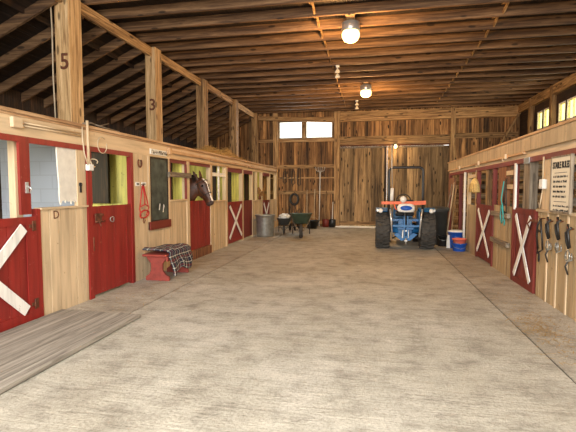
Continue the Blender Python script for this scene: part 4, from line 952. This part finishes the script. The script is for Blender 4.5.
for y, z in ((10.9, 1.95),):
    t = thing('woven_basket', 'pale ribbed straw basket hanging in the right stall opening above the far X door', 'basket', (XR-.1, y, 1.5))
    b = N(); lathe(b, [(.22, 1.52), (.23, 1.55), (.2, 1.7), (.12, 1.82), (.03, 1.86), (0, 1.86)], (XR-.06, y, 0), 24, sx=.5); obj('basket_body', b, M['wicker'], t)
    b = N(); [tube(b, [(XR-.06-.12*abs(math.sin(a)), y+.235*math.cos(a), 1.53), (XR-.06-.105*abs(math.sin(a)), y+.205*math.cos(a), 1.7), (XR-.06, y, 1.87)], .007, 5) for a in [R(k*18) for k in range(11)]]; obj('ribs', b, M['debris'], t)
    b = N(); tube(b, [(XR-.06, y, 1.86), (XR-.03, y, 2.05)], .008, 5); obj('cord', b, M['cord'], t)
# slat racks on the right panel
for z, lb in ((1.11, 'upper wooden rail fixed across the right panel between the two X doors'), (.58, 'lower wooden rail fixed across the right panel between the two X doors')):
    b = N(); box(b, XR-.07, XR-.001, 8.3, 9.4, z-.04, z+.05); tag(bevel(obj('wall_rail', b, M['greyY']), .008), lb, 'rail', 'rails between the right X doors')
halter((XR-.01, 8.5, 1.78), -1, M['black'], M['teal'], 'black halter with turquoise straps hanging between the two right X doors', .85, .16)
b = N(); tube(b, [(XR-.07, 8.53, 1.74), (XR-.10, 8.56, 1.4), (XR-.11, 8.42, 1.28), (XR-.10, 8.40, 1.05), (XR-.10, 8.5, .97), (XR-.10, 8.58, 1.1), (XR-.10, 8.55, 1.3), (XR-.1, 8.46, 1.2)], .011, 6); tag(obj('lead_rope', b, M['teal']), 'turquoise lead rope looped over the black halter', 'rope')
# bridles on the near right panel
def bridle(y, z, lab, style):
    t = thing('bridle', lab, 'bridle', (XR-.02, y, z-.6)); x = XR-.05
    b = N(); tube(b, [(x+.05, y, z+.01), (x-.02, y, z), (x-.03, y, z+.04)], .008, 6); obj('hook', b, M['rust'], t)
    b = N()
    if style == 0:
        tube(b, [(x, y, z), (x-.02, y-.07, z-.08), (x-.01, y-.09, z-.25), (x, y-.10, z-.43)], .014, 6); tube(b, [(x, y, z), (x-.02, y+.06, z-.1), (x-.02, y+.07, z-.25), (x, y+.08, z-.43)], .014, 6)
        tube(b, [(x, y-.1, z-.43), (x-.03, y, z-.5), (x, y+.08, z-.43)], .012, 6); tube(b, [(x-.01, y-.08, z-.2), (x-.03, y, z-.16), (x-.01, y+.07, z-.2)], .012, 6)
    else:
        tube(b, [(x, y+.05, z+.06), (x-.02, y-.0, z), (x-.02, y-.03, z-.1), (x, y-.02, z-.22)], .016, 6); tube(b, [(x, y-.05, z+.03), (x-.03, y+.03, z-.04), (x-.02, y+.03, z-.14), (x, y+.01, z-.24)], .014, 6)
    obj('headstall', b, M['black'], t)
    b = N(); zz = z-.5 if style == 0 else z-.26
    tube(b, [(x-.01+.01*math.cos(a), y+(.05+.03*(style == 2))*math.cos(a), zz-.06+.06*math.sin(a)) for a in [k*2*PI/14 for k in range(14)]], .008, 6, closed=True)
    if style: tube(b, [(x, y-.1, zz-.1), (x-.02, y, zz-.14), (x, y+.1, zz-.1)], .008, 6); tube(b, [(x, y-.08, zz-.02), (x, y-.1, zz-.1)], .007, 5); tube(b, [(x, y+.08, zz-.02), (x, y+.1, zz-.1)], .007, 5)
    obj('bit', b, M['steel'] if style else M['blackm'], t)
    if style == 2:
        b = N(); tube(b, [(x, y, zz-.12), (x-.02, y+.03, zz-.2), (x, y, zz-.3)], .012, 6); obj('rein', b, M['black'], t)
bridle(6.76, 1.17, 'black leather bridle loop, closest to the red X door on the right', 0)
bridle(6.46, 1.15, 'thin black bridle with chain end, second from the right red door', 2)
bridle(6.14, 1.17, 'bridle with wide steel bit hanging below the left side of the stable rules sign', 1)
bridle(5.83, 1.10, 'bridle with a rein tail hanging closest to the right picture edge', 2)
# stable rules sign
t = thing('rules_sign', 'cream STABLE RULES sign with black lettering on the right wall', 'sign', (XR-.03, 6.14, 1.31))
Y0, Y1, Z0, Z1 = 5.85, 6.42, 1.31, 2.01
b = N(); box(b, XR-.055, XR-.03, Y0, Y1, Z0, Z1); obj('sign_board', b, M['paper'], t)
b = N(); [box(b, XR-.065, XR-.028, *q) for q in ((Y0-.02, Y0, Z0-.02, Z1+.02), (Y1, Y1+.02, Z0-.02, Z1+.02), (Y0, Y1, Z1, Z1+.02), (Y0, Y1, Z0-.02, Z0))]; obj('sign_frame', b, M['greyZ'], t)
add_text('heading', 'STABLE RULES', .12, (XR-.058, (Y0+Y1)/2, Z1-.105), '-X', M['ink'], t, .003, .5)
b = N(); random.seed(4)
for i, z in enumerate((.25, .315, .38, .445, .51)):
    z = Z1-z; y = Y1-.06; end = Y0+random.uniform(.06, .16)
    while y > end:
        wl = random.randint(2, 6)
        for _ in range(wl):
            if y < end: break
            box(b, XR-.0575, XR-.0555, y-.012, y-.004, z-.013, z+.013); box(b, XR-.0575, XR-.0555, y-.016, y, z+random.choice((-.013, 0, .008)), z+random.choice((-.008, .004, .013))+.003); y -= .02
        y -= .018
for z in (.63, .685):
    z = Z1-z; y = Y1-.08
    while y > Y0+.06:
        for _ in range(random.randint(2, 7)): box(b, XR-.0575, XR-.0555, y-.014, y-.002, z-.012, z+.012-random.choice((0, .008))); y -= .019
        y -= .016
for z in (.20, .575): box(b, XR-.0575, XR-.0555, Y0+.1, Y1-.1, Z1-z-.003, Z1-z+.003)
obj('writing', b, M['ink'], t)
t = thing('wall_outlet', 'white outlet box with cord on the post left of the rules sign', 'outlet', (XR, 6.75, 1.6))
b = N(); box(b, XR-.06, XR-.001, 6.72, 6.86, 1.6, 1.74); bevel(obj('outlet_box', b, M['whitepl'], t), .008)
b = N(); tube(b, [(XR-.03, 6.79, 1.74), (XR-.03, 6.79, 2.06)], .014, 8); obj('conduit', b, M['creamZ'], t)
b = N(); tube(b, [(XR-.03, 6.79, 1.6), (XR-.06, 6.76, 1.45), (XR-.05, 6.82, 1.32), (XR-.04, 6.9, 1.4)], .008, 6); obj('cord', b, M['cord'], t)
b = N(); box(b, XR-.035, XR-.021, 7.38, 7.62, 2.0, 2.1); tag(obj('grey_tag', b, M['steel']), 'small grey plate above the nearer right X door', 'plate')
for y, lb in ((8.45, 'small bracket on the right fascia, nearest the rules sign'), (10.5, 'small bracket on the right fascia above the straw basket'), (12.7, 'small bracket at the far end of the right fascia')):
    b = N(); box(b, XR-.1, XR-.061, y-.02, y+.02, 2.14, 2.23); tube(b, [(XR-.09, y, 2.12), (XR-.13, y, 2.10), (XR-.13, y, 2.15)], .01, 6)
    tag(obj('track_bracket', b, M['creamZ']), lb, 'bracket', 'brackets along the right fascia')

# ---------------- lamps ----------------
def ceiling_lamp(x, y, lab, power):
    t = thing('ceiling_lamp', lab, 'lamp', (x, y, 4.8))
    b = N(); box(b, x-.08, x+.08, y-.36, y+.36, 4.782, 4.802); obj('mounting_board', b, M['beamY'], t)
    b = N(); lathe(b, [(.0, 4.79), (.13, 4.78), (.17, 4.76), (.175, 4.62), (.16, 4.60), (0, 4.60)], (x, y, 0), 24); obj('lamp_base', b, M['silver'], t)
    b = N(); lathe(b, [(.15, 4.60), (.17, 4.56), (.165, 4.50), (.13, 4.44), (.07, 4.41), (0, 4.40)], (x, y, 0), 24); obj('lamp_globe', b, M['lampglass'], t)
    d = bpy.data.lights.new('lamp_light', 'POINT'); d.energy = power; d.color = (1, .55, .2); d.shadow_soft_size = .12
    o = bpy.data.objects.new('lamp_light', d); COL.objects.link(o); o.location = (0, 0, -.50); o.parent = t
ceiling_lamp(-.46, 8.5, 'nearer lit ceiling lamp with a round glass globe', 190)
ceiling_lamp(-.26, 13.6, 'farther lit ceiling lamp glowing under the joists', 170)
t = thing('door_lamp', 'small warm lamp on the beam above the right sliding door', 'lamp', (.86, 18.0, 3.3)); b = N(); lathe(b, [(0, 3.42), (.06, 3.42), (.07, 3.36), (0, 3.36)], (.86, 17.98, 0), 16); obj('lamp_base', b, M['silver'], t)
b = N(); bmesh.ops.create_uvsphere(b, u_segments=16, v_segments=10, radius=.07, matrix=Matrix.Translation((.86, 17.98, 3.3))); obj('lamp_globe', b, M['lampglass'], t)
d = bpy.data.lights.new('lamp_light', 'POINT'); d.energy = 12; d.color = (1, .62, .28); d.shadow_soft_size = .06; o = bpy.data.objects.new('lamp_light', d); COL.objects.link(o); o.location = (0, -.14, -.05); o.parent = t
def spot(x, y, lab):
    t = thing('flood_lamp', lab, 'lamp', (x, y, 4.8)); b = N(); lathe(b, [(0, 4.8), (.05, 4.8), (.05, 4.76), (.02, 4.75), (0, 4.75)], (x, y, 0), 12); tube(b, [(x, y, 4.76), (x, y, 4.68)], .015, 6); obj('lamp_base', b, M['whitepl'], t)
    for dz in (.0, -.13):
        b = N(); lathe(b, [(.02, 4.72+dz), (.035, 4.69+dz), (.07, 4.64+dz), (.06, 4.62+dz), (0, 4.61+dz)], (x, y, 0), 14); obj('bulb', b, M['bulb'], t)
spot(-.95, 11.42, 'nearer unlit twin flood bulb hanging beside the bridging row'); spot(-.62, 15.97, 'farther unlit twin flood bulb hanging beside the bridging row')
# ceiling cable
b = N(); tube(b, [(XP-.14, 6.25, 4.7), (XP-.15, 6.28, 4.2), (XP-.15, 6.27, 3.4), (XP-.15, 6.3, 2.5)], .012, 6); tag(obj('power_cable', b, M['cord']), 'pale cable running down the left side of post number 5', 'cable')
# scattered straw
b = N()
for k in range(900):
    if k % 3 == 0: x, y = random.gauss(1.9, .12), random.gauss(5.4, .35)
    elif k % 3 == 1: x, y = random.uniform(1.6, 2.3), random.uniform(4, 13)
    else: x, y = random.uniform(-3.85, -2.9), random.uniform(5, 14)
    a = random.uniform(0, PI); l = random.uniform(.015, .05); d = Vector((math.cos(a), math.sin(a), 0))*l; wv = Vector((-math.sin(a), math.cos(a), 0))*.003; p = Vector((x, y, .003))
    b.faces.new([b.verts.new(c) for c in (p-d-wv, p+d-wv, p+d+wv, p-d+wv)])
tag(obj('straw_scatter', b, M['straw']), 'loose straw bits scattered on the floor along both stall rows', 'straw', kind='stuff')
# outside ground
b = N(); box(b, -60, 60, 18.8, 80, -.5, -.4); box(b, 6.5, 60, -40, 18.8, -.5, -.4); box(b, -60, 6.5, -60, -2.5, -.5, -.4); struct('floor', b, M['debris'])
